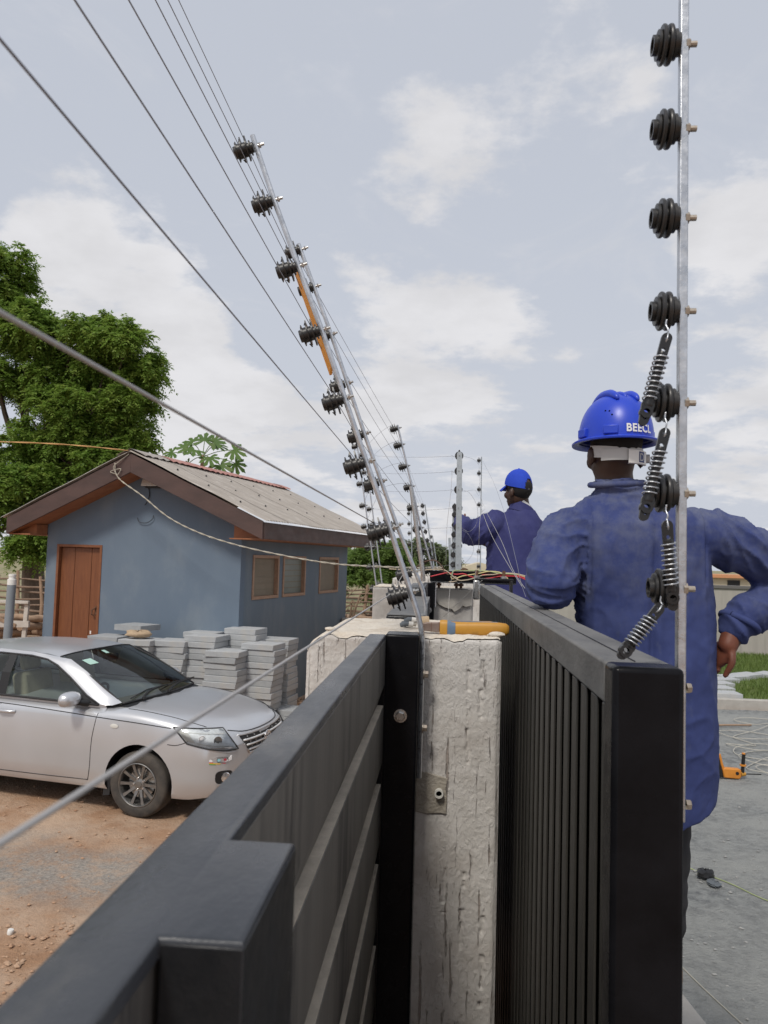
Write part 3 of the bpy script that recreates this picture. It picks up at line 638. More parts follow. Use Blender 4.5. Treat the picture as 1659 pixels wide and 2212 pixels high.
# eaves, fascia, soffit
EU = .56; LU = -3.94
sl_ = (3.04-4.03)/(EU+1.69)
fz = lambda u: 4.03-abs(u+1.69)*.448
for a, b in ((-1.69, EU), (LU, -1.69)):
    hi, lo = (a, b) if abs(a+1.69) < abs(b+1.69) else (b, a)
    P = [HP(hi, -.45, fz(hi)-.02), HP(lo, -.45, fz(lo)-.02), HP(lo, -.45, fz(lo)-.285), HP(hi, -.45, fz(hi)-.31)]
    MB().prism(P, DS*-.02, DS*.015).build('rake_board', 'fascia', house, bevel=.003)
    P = [HP(hi, -.43, fz(hi)-.275), HP(lo, -.43, fz(lo)-.265), HP(lo, -.43, fz(lo)-.285), HP(hi, -.43, fz(hi)-.295)]
    MB().prism(P, DS*0, DS*.43).build('rake_soffit', 'soffit', house)
for u0, u1, uu in ((.001, EU-.012, EU), (LU+.012, UL-.001, LU)):
    hbox(MB(), u0, u1, -.4, VF+.1, 2.735, 2.752).build('eave_soffit', 'soffit', house)
    s_ = -1 if uu < 0 else 1
    hbox(MB(), uu-.012, uu+.012, -.428, VF+.15, 2.745, 2.99).build('eave_board', 'fascia', house, bevel=.003)
    e = MB(); ui = 0 if s_ > 0 else UL
    e.prism([HP(ui+s_*.001, -.26, 2.7525), HP(uu-s_*.013, -.26, 2.7525), HP(uu-s_*.013, -.26, fz(uu)-.20), HP(ui+s_*.001, -.26, fz(ui)-.30)], (0,0,0), DS*.25)
    e.build('eave_end', 'soffit', house)
# corrugated roof: each sheet is a part
def corr_sheet(u_hi, u_lo, v0, v1, lift, mat_, name):
    rows = []; per = .098
    nv = int((v1-v0)/per*6)+1
    vs = np.linspace(v0, v1, nv)
    for k in range(9):
        u = u_hi+(u_lo-u_hi)*k/8
        row = []
        for v in vs:
            ph = (v/per) % 1.; h = .019*max(-1, min(1, 1.7*math.sin(2*math.pi*ph)))
            row.append(HP(u, v, fz(u)+.025+h*.5+lift+.006*math.sin(k*1.7+v*2.1)))
        rows.append(row)
    return MB().grid(rows).build(name, mat_, house, smooth=60)
vv = -.50; k = 0
while vv < 5.05:
    ve = min(vv+.80, 5.09)
    corr_sheet(-1.69, .64, vv, ve+.03, .004*(k % 2), 'roof_sheet', 'roof_sheet')
    corr_sheet(-1.69, LU-.1, vv, ve+.03, .004*(k % 2), 'roof_sheet', 'roof_sheet')
    vv += .80; k += 1
vv = -.50; k = 0
while vv < 5.05:
    ve = min(vv+1.12 if k else vv+.75, 5.08)
    rows = []
    for v in np.linspace(vv, ve+.06, 14):
        wv = .012*math.sin(v*2*math.pi/.098*.5)
        rows.append([HP(-1.69+du, v, 4.03-.448*abs(du)+.062+.006*(k % 2)+(wv if abs(du) > .15 else 0)-(.0 if abs(du) > .02 else .008)) for du in (-.24,-.16,-.06,0,.06,.16,.24)])
    MB().grid(rows).build('ridge_cap', 'roof_sheet' if k == 0 else 'roof_red', house, smooth=50)
    vv = ve; k += 1
for r_ in range(3):
    for c_ in range(6):
        p = HP(-1.1+.55*r_, -.1+.88*c_, 0); uu = -1.1+.55*r_
        MB().lathe([(.014,0),(.012,.02),(0,.024)], HP(uu, -.1+.88*c_, fz(uu)+.03), (DG*.41+ZZ*.91), 7).build('roof_screw', 'rubber_trim', house, smooth=60)
# lamp on the gable
wl = thing('wall_lamp', 'white solar lamp panel under the gable peak of the blue house', 'lamp', tuple(HP(-1.62, -.05, 3.6)))
MB().obox(HP(-1.58, -.10, 3.62), DG*.14, (DS*.03+ZZ*.075), (DS*-.93+ZZ*.37)*.010).build('panel', 'lamp_grey', wl, bevel=.006)
MB().obox(HP(-1.55, -.045, 3.555), DG*.13, DS*.04, ZZ*.035).build('housing', 'rubber_trim', wl, bevel=.008)
# cables round the gable
def cable(name, label, cat, pts, r, m_, n=6, res=8, group=None, twist=False):
    P = catmull(pts, res); b = MB()
    if twist:
        A, B = [], []
        for i, p in enumerate(P):
            d = (P[min(i+1, len(P)-1)]-P[max(i-1, 0)]).normalized(); u = d.orthogonal().normalized(); w_ = d.cross(u); a = i*.9
            o_ = (u*math.cos(a)+w_*math.sin(a))*r*.9; A.append(p+o_); B.append(p-o_)
        b.tube(A, r, n); b.tube(B, r, n)
    else: b.tube(P, r, n)
    return tag(b.build(name, m_, smooth=180), label, cat, group)
cable('house_cable', 'twisted pale cable sagging from the gable peak over the house wall', 'cable',
      [HP(-1.95,-.5,3.86), HP(-1.87,-.5,3.63), HP(-1.4,-.55,3.35), HP(-.9,-.6,3.03), HP(-.3,-.7,2.80), HP(.4,-.8,2.63), HP(1.2,-.9,2.50), HP(2.0,-1.4,2.43), (-.75,8.6,2.42), (-.2,7.4,2.43), (0,6.3,2.45)], .0062, 'rope_grey', 5, 14, twist=True)
cable('loose_cable', 'frayed knotted cable end hanging at the gable peak', 'cable', [HP(-1.72,-.48,4.0), HP(-1.88,-.5,3.88), HP(-1.97,-.5,3.80), HP(-1.93,-.5,3.70), HP(-2.02,-.5,3.73), HP(-1.84,-.5,3.77), HP(-1.90,-.5,3.66)], .006, 'rope_grey')
cable('wall_cable', 'short bent dark cable on the blue gable wall', 'cable', [HP(-1.83,-.02,3.05), HP(-1.78,-.03,2.98), HP(-1.65,-.03,2.97), HP(-1.55,-.03,3.03), HP(-1.54,-.02,3.09)], .005, 'cable_black')
cable('wall_cable', 'thin dark cable dropping below the wall lamp', 'cable', [HP(-1.66,-.02,3.55), HP(-1.63,-.02,3.42), HP(-1.66,-.03,3.30), HP(-1.70,-.03,3.25)], .007, 'cable_black')
cable('orange_rope', 'orange rope stretched from the roof peak into the tree', 'rope', [HP(-1.72,-.5,4.05), (-5.6,10.97,4.07), (-6.7,11.0,4.10), (-8.2,11.3,4.12), (-10,11.6,4.1)], .0055, 'rope_orange', twist=True)

# ================================================================== ELECTRIC FENCE POLES
def template(name, build, m_):
    b = MB(); build(b); o = b.build(name, m_, smooth=35); me = o.data; bpy.data.objects.remove(o); return me
def ins_teeth(b):
    b.lathe([(0,0),(.015,0),(.015,.006),(.022,.006),(.022,.010),(.016,.010),(.016,.016),(.031,.016),(.031,.0200),(.0215,.0200),(.0215,.031),(.034,.031),(.034,.0350),(.0225,.0350),(.0225,.0475),(.0275,.0475),(.0275,.0515),(.019,.0515),(.018,.060),(.012,.060),(.012,.055),(0,.055)], (0,0,0), (0,0,1), 18)
    for s in (1, -1):
        for h0, h1 in ((.0315,.0352),(.016,.0203)):
            b.prism([(s*.027,-.012,h0),(s*.041,-.006,h0),(s*.041,-.001,h0),(s*.032,.008,h0),(s*.027,.012,h0)], (0,0,0), (0,0,h1-h0))
        b.prism([(s*.030,-.002,.0352),(s*.039,-.002,.0352),(s*.029,-.002,.0405)], (0,0,0), (0,.004,0))
        b.box(min(s*.02,s*.031), max(s*.02,s*.031), -.006, .006, .048, .051)
def ins_disc(b):
    b.lathe([(0,0),(.017,0),(.017,.005),(.0215,.005),(.0215,.0095),(.018,.0098),(.018,.0115),(.0275,.012),(.0285,.0135),(.0285,.0165),(.0275,.018),(.017,.0185),(.017,.0215),(.0275,.022),(.0285,.0235),(.0285,.0262),(.0270,.0275),(.0195,.0278),(.0215,.0290),(.0215,.0325),(.0165,.0335),(.0145,.0335),(.0145,.0395),(.0105,.0395),(.0105,.030),(0,.030)], (0,0,0), (0,0,1), 28)
def ins_small(b):
    b.lathe([(0,0),(.02,0),(.02,.012),(.036,.012),(.036,.022),(.024,.022),(.024,.034),(.036,.034),(.036,.044),(.022,.044),(.02,.06),(0,.06)], (0,0,0), (0,0,1), 12)
    for s in (1, -1): b.box(min(s*.03,s*.048), max(s*.03,s*.048), -.006, .006, .013, .021); b.box(min(s*.03,s*.048), max(s*.03,s*.048), -.006, .006, .035, .043)
def bolt_t(b):
    b.lathe([(.0045,0),(.0045,-.03),(0,-.03)], (0,0,0), (0,0,1), 10); b.lathe([(.0085,-.0135),(.0085,-.0195),(0,-.0195)], (0,0,0), (0,0,1), 6)
IT = template('insulator', ins_teeth, 'insulator'); ID = template('insulator', ins_disc, 'insulator'); IS = template('insulator', ins_small, 'insulator')
BT = template('bolt', bolt_t, 'steel'); BR = template('bolt', bolt_t, 'rusty_zinc')
def put(me, name, parent, at, axis, spin=0., sc=1., up=None):
    o = bpy.data.objects.new(name, me); COL.objects.link(o); a = Vector(axis).normalized()
    u = Vector(up or (0,0,1)); u = (u-a*u.dot(a)).normalized(); w_ = a.cross(u)
    m_ = Matrix((u, w_, a)).transposed().to_4x4() @ Matrix.Rotation(spin, 4, 'Z') @ Matrix.Scale(sc, 4)
    m_.translation = Vector(at)-root_loc(parent); o.matrix_basis = m_; o.parent = parent
    return o
def pole(name, label, base_pts, w_, ins, axis, style, group, bolts=True, flat=None, m_='galv', sc=1., off=.007):
    r = thing(name, label, 'pole', tuple(base_pts[0]), group)
    b = MB(); P = [Vector(p) for p in base_pts]
    if flat: b.prism([Vector((x, P[0].y, z)) for x, z in flat], (0,-w_/2,0), (0,w_/2,0))
    else: b.tube(P, w_*.62, 8, up=(0,1,0))
    b.build('bar', m_, r, smooth=40)
    ax = Vector(axis).normalized()
    for i, p in enumerate(ins):
        o = put(style, 'insulator', r, Vector(p)+ax*off, ax, 0, sc, up=(0,0,1))
        if bolts:
            bo = bpy.data.objects.new('bolt', BT); COL.objects.link(bo); bo.parent = o
            bo.matrix_basis = Matrix.Translation((0,0,-off*.5/sc))
    return r
GRP = 'leaning galvanised poles of the electric fence'
AX1 = (-.92,0,-.30)
i1 = [(-.589,2.2,3.728),(-.526,2.2,3.561),(-.445,2.2,3.36),(-.369,2.2,3.168),(-.294,2.2,2.966),(-.225,2.2,2.78),(-.151,2.2,2.589),(-.089,2.2,2.408)]
pole('fence_pole', 'nearest leaning galvanised pole bolted to the black post beside the pliers', [(-.0505,2.2,1.892),(-.0505,2.2,2.27),(-.053,2.2,2.30),(-.064,2.2,2.345),(-.151,2.2,2.589),(-.225,2.2,2.78),(-.369,2.2,3.168),(-.526,2.2,3.561),(-.6,2.2,3.762)], .0125, i1, AX1, IT, GRP)
i2 = [(-.582,2.93,3.714),(-.525,2.93,3.563),(-.454,2.93,3.373),(-.386,2.93,3.179),(-.311,2.93,2.983),(-.243,2.93,2.799),(-.176,2.93,2.632),(-.108,2.93,2.457)]
pole('fence_pole', 'second leaning galvanised pole, bolted to the black box rail', [(-.0565,2.93,2.1),(-.0565,2.93,2.28),(-.058,2.93,2.328),(-.070,2.93,2.388),(-.176,2.93,2.632),(-.311,2.93,2.983),(-.454,2.93,3.373),(-.596,2.93,3.735)], .0125, i2, AX1, IT, GRP)
i3 = [(-.363,5.9,3.521),(-.331,5.9,3.393),(-.288,5.9,3.227),(-.245,5.9,3.069),(-.214,5.9,2.912),(-.168,5.9,2.751),(-.131,5.9,2.585),(-.082,5.9,2.43)]
pole('fence_pole', 'third leaning pole with a bright brace, at the slim black post', [(-.045,5.9,2.15),(-.046,5.9,2.33),(-.049,5.9,2.369),(-.168,5.9,2.751),(-.245,5.9,3.069),(-.371,5.9,3.545)], .0125, i3, (-.94,-.1,-.25), IT, GRP)
tag(MB().tube([(-.138,5.82,2.345),(-.141,5.82,2.40),(-.197,5.83,2.737),(-.251,5.84,3.063)], [.016,.0175,.0175,.015], 12).build('brace_tube', 'steel', smooth=40), 'bright steel brace tube propping the third leaning pole', 'tube')
iA = [(-.926,8.1,3.697),(-.894,8.1,3.495),(-.861,8.1,3.299),(-.825,8.1,3.068),(-.798,8.1,2.847),(-.758,8.1,2.629),(-.727,8.1,2.417),(-.687,8.1,2.194)]
pole('fence_pole', 'left of the two thin poles in front of the house eave end', [(-.66,8.1,1.9),(-.677,8.1,2.173),(-.933,8.1,3.714)], .0125, iA, (-.96,0,-.15), IT, GRP)
iB = [(-.933,8.9,3.72),(-.899,8.9,3.515),(-.867,8.9,3.308),(-.83,8.9,3.086),(-.801,8.9,2.896),(-.766,8.9,2.643),(-.727,8.9,2.424),(-.694,8.9,2.22)]
pole('fence_pole', 'right of the two thin poles in front of the house eave end', [(-.665,8.9,1.9),(-.685,8.9,2.205),(-.93,8.9,3.739)], .0125, iB, (-.96,0,-.15), IT, GRP)
cw = thing('corner_wall', 'far stub wall that carries the two thin leaning poles', 'wall', (-.6, 8.6, 0))
MB().box(-.66, -.5, 8.0, 9.1, -.05, 2.2).build('wall', 'plaster', cw, bevel=.01)
# straight posts
p4 = thing('corner_post', 'wide galvanised flat post with round black insulators on the black beam', 'post', (.12, 5.9, 2.43))
MB().prism([(.101,5.89,2.4285),(.148,5.89,2.4285),(.134,5.89,3.33),(.124,5.89,3.342),(.104,5.89,3.342),(.094,5.89,3.33)], (0,-.003,0), (0,.003,0)).build('flat_bar', 'galv_flat', p4, bevel=.001)
for p in [(.112,5.895,3.316),(.111,5.895,3.197),(.111,5.895,3.053),(.114,5.895,2.911),(.115,5.895,2.762),(.118,5.895,2.621),(.119,5.895,2.477)]:
    o = put(IS, 'insulator', p4, Vector(p)+Vector((0,.002,0)), (0,1,0), 0, .92)
    bo = bpy.data.objects.new('bolt', BT); COL.objects.link(bo); bo.parent = o; bo.matrix_basis = Matrix.Translation((0,0,.012))
def far_pole(label, a, b, ins, ax, w_=.013, sc=.8, name='fence_pole', m_='galv_flat', grp='thin poles of the far fence run'):
    return pole(name, label, [Vector(b)-Vector((0,0,.15)), b, Vector(a)+Vector((0,0,.02))], w_, ins, ax, IS, grp, False, None, m_, sc)
far_pole('vertical galvanised post behind the wide flat post', (.164,11,3.301), (.15,11,2.25), [(.16,11,3.276),(.161,11,3.165),(.161,11,3.019),(.158,11,2.882),(.16,11,2.727),(.155,11,2.595),(.154,11,2.456)], (0,-1,0), .045, 1.1)
far_pole('thin vertical pole rising behind the man in the cap', (.44,9.2,3.741), (.455,9.2,2.30), [(.438,9.2,3.716),(.441,9.2,3.561),(.445,9.2,3.368),(.449,9.2,3.186),(.449,9.2,3.015),(.456,9.2,2.626),(.458,9.2,2.452)], (-1,0,0), .011, .72)
far_pole('far leaning pole right of the braced pole', (-.29,12,3.363), (-.105,12,2.30), [(-.298,12,3.361),(-.285,12,3.241),(-.26,12,3.108),(-.239,12,2.959),(-.206,12,2.822),(-.164,12,2.675),(-.129,12,2.549)], (-.9,-.3,-.2), .014, .9)
far_pole('far upright pole behind the brace tube', (-.588,14,3.464), (-.539,14,2.30), [(-.596,14,3.463),(-.593,14,3.351),(-.583,14,3.165),(-.573,14,2.991),(-.563,14,2.793),(-.553,14,2.62),(-.545,14,2.484)], (-1,0,0), .014, 1.0)
far_pole('farthest leaning pole in the row towards the trees', (-.239,18,3.081), (-.094,18,2.25), [(-.244,18,3.065),(-.222,18,2.922),(-.2,18,2.796),(-.171,18,2.653),(-.145,18,2.527)], (-.9,-.3,-.2), .016, 1.0)
far_pole('small bright upright pole just left of the wide flat post', (.133,15,2.94), (.166,15,2.25), [], (0,-1,0), .035, 1.)
fw = thing('far_wall', 'far low fence wall carrying the distant poles', 'wall', (0, 14, 0))
MB().box(-.62, .5, 9.75, 18.5, -.05, 2.27).build('wall', 'plaster', fw, bevel=.01)

# right vertical pole bolted on the sliding gate
pr_ = thing('fence_pole', 'upright galvanised bar bolted to the near end of the sliding gate', 'pole', (.346, 1.148, 2.1))
MB().box(.3395, .3525, 1.142, 1.155, 2.14, 3.70).build('bar', 'galv', pr_, bevel=.0018)
for z in (3.271,3.142,3.008,2.870,2.736,2.606,2.471):
    zz_ = 2.5+(z-2.5)*1.027
    o = put(ID, 'insulator', pr_, (.3393,1.148,zz_), (-1,.03,0))
    bo = bpy.data.objects.new('bolt', BR); COL.objects.link(bo); bo.parent = o; bo.matrix_basis = Matrix.Translation((0,0,.004))
for z in (2.328, 2.164):
    bolt_obj((.3525,1.149,z), (1,0,0), pr_, .0075, .007, False, 'rusty_zinc')
for z in (2.18, 2.03):
    b = MB(); hexbolt(b, (-.044, 2.2, z), (1,0,0), .010, .012); b.lathe([(0,0),(.015,0),(.015,.0025),(0,.0025)], (-.0445,2.2,z), (1,0,0), 14)
    tag(b.build('hex_nut', 'rusty_zinc', smooth=30), ['rusty hex nut on the nearest pole foot, upper one','rusty hex nut on the nearest pole foot, lower one'][z < 2.1], 'nut')

# ---------------- tension springs
def tension_spring(label, hook, A, B, y, group, turns=9, lie=None):
    """black strap with holes, ribbed core and a steel coil from A to B; hook hangs from hook"""
    A, B = Vector(A), Vector(B); d = (B-A).normalized(); L = (B-A).length
    n = Vector((0,1,0)) if lie is None else Vector(lie); n = (n-d*n.dot(d)).normalized(); s = d.cross(n)
    r = thing('tension_spring', label, 'spring', tuple(A), group)
    def strap(a, b, w0, w1, th, hole, name):
        # flat strap with round ends and a hole, built as a ring of quads
        a, b = Vector(a), Vector(b); pts = []; L_ = (b-a).length
        m1 = MB(); out_ = []
        for k in range(9): an = math.pi*(k/8)-math.pi/2; out_.append(b+d*math.cos(an)*w1+s*math.sin(an)*w1)
        for k in range(9): an = math.pi*(k/8)+math.pi/2; out_.append(a+d*math.cos(an)*w0+s*math.sin(an)*w0)
        bm2 = bmesh.new()
        vs = [bm2.verts.new(p) for p in out_]; es = [bm2.edges.new((vs[i], vs[(i+1) % len(vs)])) for i in range(len(vs))]
        for (f_, hr) in hole:
            c = a.lerp(b, f_); hv = [bm2.verts.new(c+(d*math.cos(q)+s*math.sin(q))*hr) for q in np.linspace(0, 2*math.pi, 13)[:-1]]
            es += [bm2.edges.new((hv[i], hv[(i+1) % 12])) for i in range(12)]
        bmesh.ops.triangle_fill(bm2, use_beauty=True, use_dissolve=False, edges=es)
        g = bmesh.ops.extrude_face_region(bm2, geom=list(bm2.faces)); bmesh.ops.translate(bm2, verts=[v for v in g['geom'] if isinstance(v, bmesh.types.BMVert)], vec=n*th)
        bmesh.ops.translate(bm2, verts=bm2.verts, vec=-n*th/2-Vector(r.location)); bmesh.ops.recalc_face_normals(bm2, faces=bm2.faces)
        me = bpy.data.meshes.new(name); bm2.to_mesh(me); bm2.free()
        return link(name, me, 'plastic_black', r)
    strap(A+d*.006, A+d*L*.26, .0075, .0070, .006, [(.03,.0030),(.62,.0032)], 'strap')
    b = MB(); prof = []
    z0, z1 = L*.20, L*.80
    for k in range(25): prof.append((.0062+(.0012 if k % 2 else 0), z0+(z1-z0)*k/24))
    b.lathe([(0,z0)]+prof+[(0,z1)], A, d, 12); b.build('core', 'plastic_black', r, smooth=50)
    hel = [A+d*(L*.23+(L*.50)*k/(turns*14))+(n*math.cos(k*2*math.pi/14)+s*math.sin(k*2*math.pi/14))*.0098 for k in range(turns*14+1)]
    MB().tube(hel, .00115, 6).build('coil', 'galv', r, smooth=180)
    strap(A+d*L*.78, B-d*.006, .0092, .0065, .007, [(.28,.0048),(.80,.0028)], 'end_strap')
    MB().lathe([(.0048,-.006),(.009,-.006),(.0095,0),(.009,.006),(.0048,.006)], A+d*L*.86, n, 16).build('ring', 'plastic_black', r, smooth=50)
    if hook:
        H = Vector(hook); mid = (H+A)/2
        MB().tube(catmull([H+Vector((.001,0,.008)), H, mid+s*.002, A+d*.004+n*.005, A+d*.013, A+d*.007-n*.005, A-d*.004], 5), .0013, 6).build('hook', 'galv', r, smooth=180)
    return r
G_SP = 'black tension springs on the right upright bar'
tension_spring('upper tension spring hanging in front of the blue sky and helmet dome', (.316,1.125,2.852), (.3165,1.118,2.836), (.280,1.112,2.702), 1.12, G_SP)
tension_spring('middle tension spring hanging beside the harness of the blue helmet', (.3155,1.125,2.716), (.3145,1.118,2.698), (.282,1.112,2.566), 1.12, G_SP)
tension_spring('third tension spring hanging against the coat, half hidden by the lowest insulator', (.3175,1.125,2.582), (.317,1.118,2.566), (.327,1.121,2.44), 1.12, G_SP)
tension_spring('lowest tension spring slanting down onto the gate rail', (.311,1.125,2.452), (.311,1.122,2.446), (.252,1.115,2.371), 1.12, G_SP, 8)
tension_spring('tension spring lying on the cream pillar behind the pliers', None, (-.035,2.50,2.296), (.175,2.53,2.297), 0, None, 11, (0,0,1))

# ---------------- fence wires
GW = 'steel wires strung along the leaning poles'
W1 = [(-.626,3.752),(-.561,3.579),(-.478,3.381),(-.407,3.188),(-.336,2.986),(-.273,2.806),(-.201,2.606),(-.143,2.403)]
ORD = ['topmost','second','third','fourth','fifth','sixth','seventh','lowest']
for k, (x, z) in enumerate(W1):
    x2, z2 = i2[k][0]-.034, i2[k][2]-.003; x3, z3_ = i3[k][0]-.034, i3[k][2]-.003
    pts = [(x, -.8, z), (x, 2.2, z), (x2, 2.93, z2), (x3, 5.9, z3_)]
    b = MB()
    rr = .00105 if k < 6 else .0014
    b.tube(pts[:2], rr, 8, False); b.tube(sag(pts[1], pts[2], .0, 3), .0011, 6, False); b.tube(sag(pts[2], pts[3], .006, 10), .0011, 6, False)
    tag(b.build('fence_wire', 'wire_pale' if k >= 6 else 'wire', smooth=180), ORD[k]+' wire from overhead to the '+ORD[k]+' insulator of the nearest leaning pole', 'wire', GW)
b = MB()
for k in range(8):
    q = iB[k]; pts = sag((q[0]-.03, 8.1, iA[k][2]), (q[0]-.03, 8.9, q[2]), .004, 4)
i4z = [3.316,3.197,3.053,2.911,2.762,2.621,2.477]
HW = ['topmost','second','third','fourth','fifth','sixth','lowest']
for k, z in enumerate(i4z):
    q = iB[min(k, 7)]
    b = MB(); a_ = Vector((.09, 5.93, z)); e_ = Vector((q[0], q[1], q[2]))
    b.tube(sag(a_, e_, .02, 14), .0011, 5, False)
    b.tube([a_, a_+Vector((-.02,-.02,-.012)), a_+Vector((-.035,-.01,.004)), a_+Vector((-.03,-.03,-.03))], .0011, 5, False)
    tag(b.build('cross_wire', 'wire', smooth=180), HW[k]+' wire strung from the wide flat post back to the two thin poles', 'wire', 'wires strung between the flat post and thin poles')
for k in range(7):
    a_ = Vector((i3[k][0]-.03, 5.92, i3[k][2])); e_ = Vector((-.298+.028*k, 12, 3.361-.135*k))
    m1 = (a_+e_)/2+Vector((-.05,0,.02)); b = MB(); b.tube(sag(a_, e_, .02, 10), .0011, 5, False)
    b.tube(sag(e_, Vector((-.244+.02*k, 18, 3.065-.1*k)), .01, 4), .0012, 4, False)
    tag(b.build('far_wire', 'wire', smooth=180), HW[k]+' wire running on from the third leaning pole to the far poles', 'wire', 'wires to the far poles')
for k in range(4):   # arched jumper leads between third pole and poles A/B
    a_ = Vector(iA[k+1])+Vector((-.03,.03,0)); e_ = Vector(i3[k])+Vector((-.05,.0,.02)); m1 = (a_+e_)/2; m1.z = max(a_.z, e_.z)+.06
    cable('jumper_lead', ['topmost','second','third','lowest'][k]+' arched jumper wire left of the third leaning pole', 'wire', [a_, a_.lerp(m1,.5)+Vector((0,0,.035)), m1, m1.lerp(e_,.6)+Vector((0,0,.015)), e_, e_+Vector((-.02,0,-.03))], .0012, 'wire', 4, 8, 'arched jumper wires')
# jumper loops and loose wires on the right
LW = [
 ('loop', 'wire loop from the top of the flat post over to the thin pole', [(.15,5.9,3.31),(.25,6.6,3.38),(.34,7.6,3.46),(.41,9.1,3.62),(.42,9.1,3.30),(.30,7.5,3.20),(.15,5.95,3.04)]),
 ('loop', 'wire loop bulging right of the flat post above the sleeve', [(.14,5.88,3.05),(.20,5.86,3.02),(.255,5.86,2.92),(.255,5.86,2.80),(.20,5.84,2.73),(.14,5.86,2.76)]),
 ('loop', 'wire loop bulging right of the flat post below the sleeve', [(.14,5.86,2.74),(.19,5.8,2.71),(.23,5.8,2.63),(.225,5.8,2.56),(.18,5.8,2.50),(.14,5.86,2.48)]),
 ('loop', 'wire drooping from the thin pole behind the cap peak over the back', [(.45,9.1,3.70),(.42,6.8,3.24),(.37,5.2,2.95),(.35,4.3,2.74),(.34,3.6,2.52),(.335,3.3,2.42),(.345,3.2,2.365)]),
 ('strand', 'loose pale strand falling from the thin pole to the sliding gate', [(.447,9.0,3.20),(.37,6.9,2.98),(.24,5.0,2.80),(.226,4.9,2.55),(.19,4.85,2.25),(.175,4.8,2.0)]),
 ('strand', 'loose pale strand crossing the sleeve of the man in the cap', [(.42,9.0,3.35),(.33,6.5,2.98),(.235,4.9,2.86),(.27,4.4,2.67),(.32,3.9,2.51),(.35,3.4,2.40)]),
 ('strand', 'second loose pale strand fanning over the back of the man in the cap', [(.43,9.0,3.05),(.37,6.6,2.93),(.30,5.2,2.82),(.335,4.4,2.62),(.345,3.8,2.47),(.36,3.3,2.385)]),
 ('strand', 'thin strand slanting over the cracked pillar to the gate end', [(.02,5.2,2.13),(.12,5.1,2.24),(.26,5.0,2.385)]),
 ('strand', 'thin strand hanging in front of the cracked pillar', [(.085,5.75,2.43),(.065,5.6,2.34),(.055,5.5,2.22),(.05,5.4,2.05)]),
 ('strand', 'thin wire from the flat post top hook hanging left of it', [(.06,5.9,3.19),(.055,5.9,3.05),(.045,5.9,2.93),(.03,5.95,2.75),(.03,5.95,2.5)]),
]
for kd, lab, P in LW:
    cable('loose_wire', lab, 'wire', P, .0013 if kd == 'strand' else .0010, 'wire_pale' if kd == 'strand' else 'wire', 5, 8, 'loose wires round the far gate end')
CB = [('cable_red','red cable snaking along the black beam',[(-.084,5.8,2.383),(-.004,5.8,2.404),(.043,5.8,2.415),(.105,5.8,2.405),(.162,5.8,2.41),(.219,5.8,2.39),(.29,5.8,2.378),(.361,5.8,2.385),(.431,5.8,2.399),(.56,5.75,2.402),(.66,5.7,2.36)],.0048),
 ('cable_red','short red cable at the right end of the black beam',[(.30,5.79,2.407),(.408,5.8,2.412),(.478,5.8,2.412),(.56,5.75,2.412),(.67,5.7,2.37)],.0045),
 ('cable_yellow','yellow cable curling across the middle of the black beam',[(.068,5.8,2.39),(.078,5.8,2.371),(.101,5.8,2.372),(.153,5.8,2.393),(.219,5.8,2.406),(.29,5.8,2.42),(.351,5.8,2.434),(.431,5.8,2.429),(.47,5.78,2.40),(.49,5.77,2.385)],.0045),
 ('cable_green','pale green cable running along the top of the black beam',[(.072,5.79,2.395),(.091,5.79,2.431),(.171,5.83,2.434),(.266,5.83,2.438),(.36,5.8,2.434),(.426,5.79,2.422),(.56,5.75,2.416),(.67,5.7,2.38)],.004),
 ('cable_tan','tan cable looping over the front of the black beam',[(-.4,5.85,2.43),(-.2,5.85,2.425),(-.066,5.82,2.436),(.019,5.8,2.434),(.077,5.79,2.395),(.125,5.78,2.363),(.182,5.79,2.365),(.243,5.79,2.381),(.304,5.79,2.404),(.384,5.79,2.412),(.454,5.79,2.425),(.56,5.75,2.421),(.68,5.7,2.39)],.0042),
 ('cable_brown','dark brown cable arching over the left end of the black beam',[(-.24,5.9,2.40),(-.17,5.86,2.47),(-.115,5.82,2.498),(-.059,5.8,2.505),(-.02,5.8,2.483),(.009,5.8,2.445),(.015,5.8,2.424),(.05,5.8,2.40)],.0045),
 ('cable_tan','short tan cable end coiled under the black beam',[(.055,5.8,2.347),(.088,5.79,2.35),(.121,5.79,2.363),(.101,5.79,2.386),(.085,5.79,2.37)],.0042)]
for m_, lab, P, r_ in CB: cable('power_cable', lab, 'cable', P, r_, m_, 7, 7, 'coloured cables on the black beam')

# ---------------- orange warning plate seen nearly edge-on behind the nearest pole
sg = thing('warning_plate', 'orange warning plate seen edge-on between the two nearest leaning poles', 'sign', (-.44, 2.55, 3.3))
dv = (Vector((-.505,0,3.461))-Vector((-.372,0,3.110))); up_ = dv.normalized(); ou = Vector((.0,1,0)); nn = up_.cross(ou).normalized()
c0 = Vector((-.432, 2.42, 3.272))
MB().obox(c0+nn*.0, up_*.178, (ou*.95+nn*.19).normalized()*.06, nn*.0045).build('plate', 'sign_orange', sg, bevel=.001)
MB().obox(c0+nn*-.0052, up_*.165, (ou*.95+nn*.19).normalized()*.055, nn*.0012).build('white_back', 'sign_white', sg)
MB().obox(c0+up_*.08-nn*.012-ou*.05, up_*.022, ou*.012, nn*.007).build('clip', 'sign_orange', sg, bevel=.002)

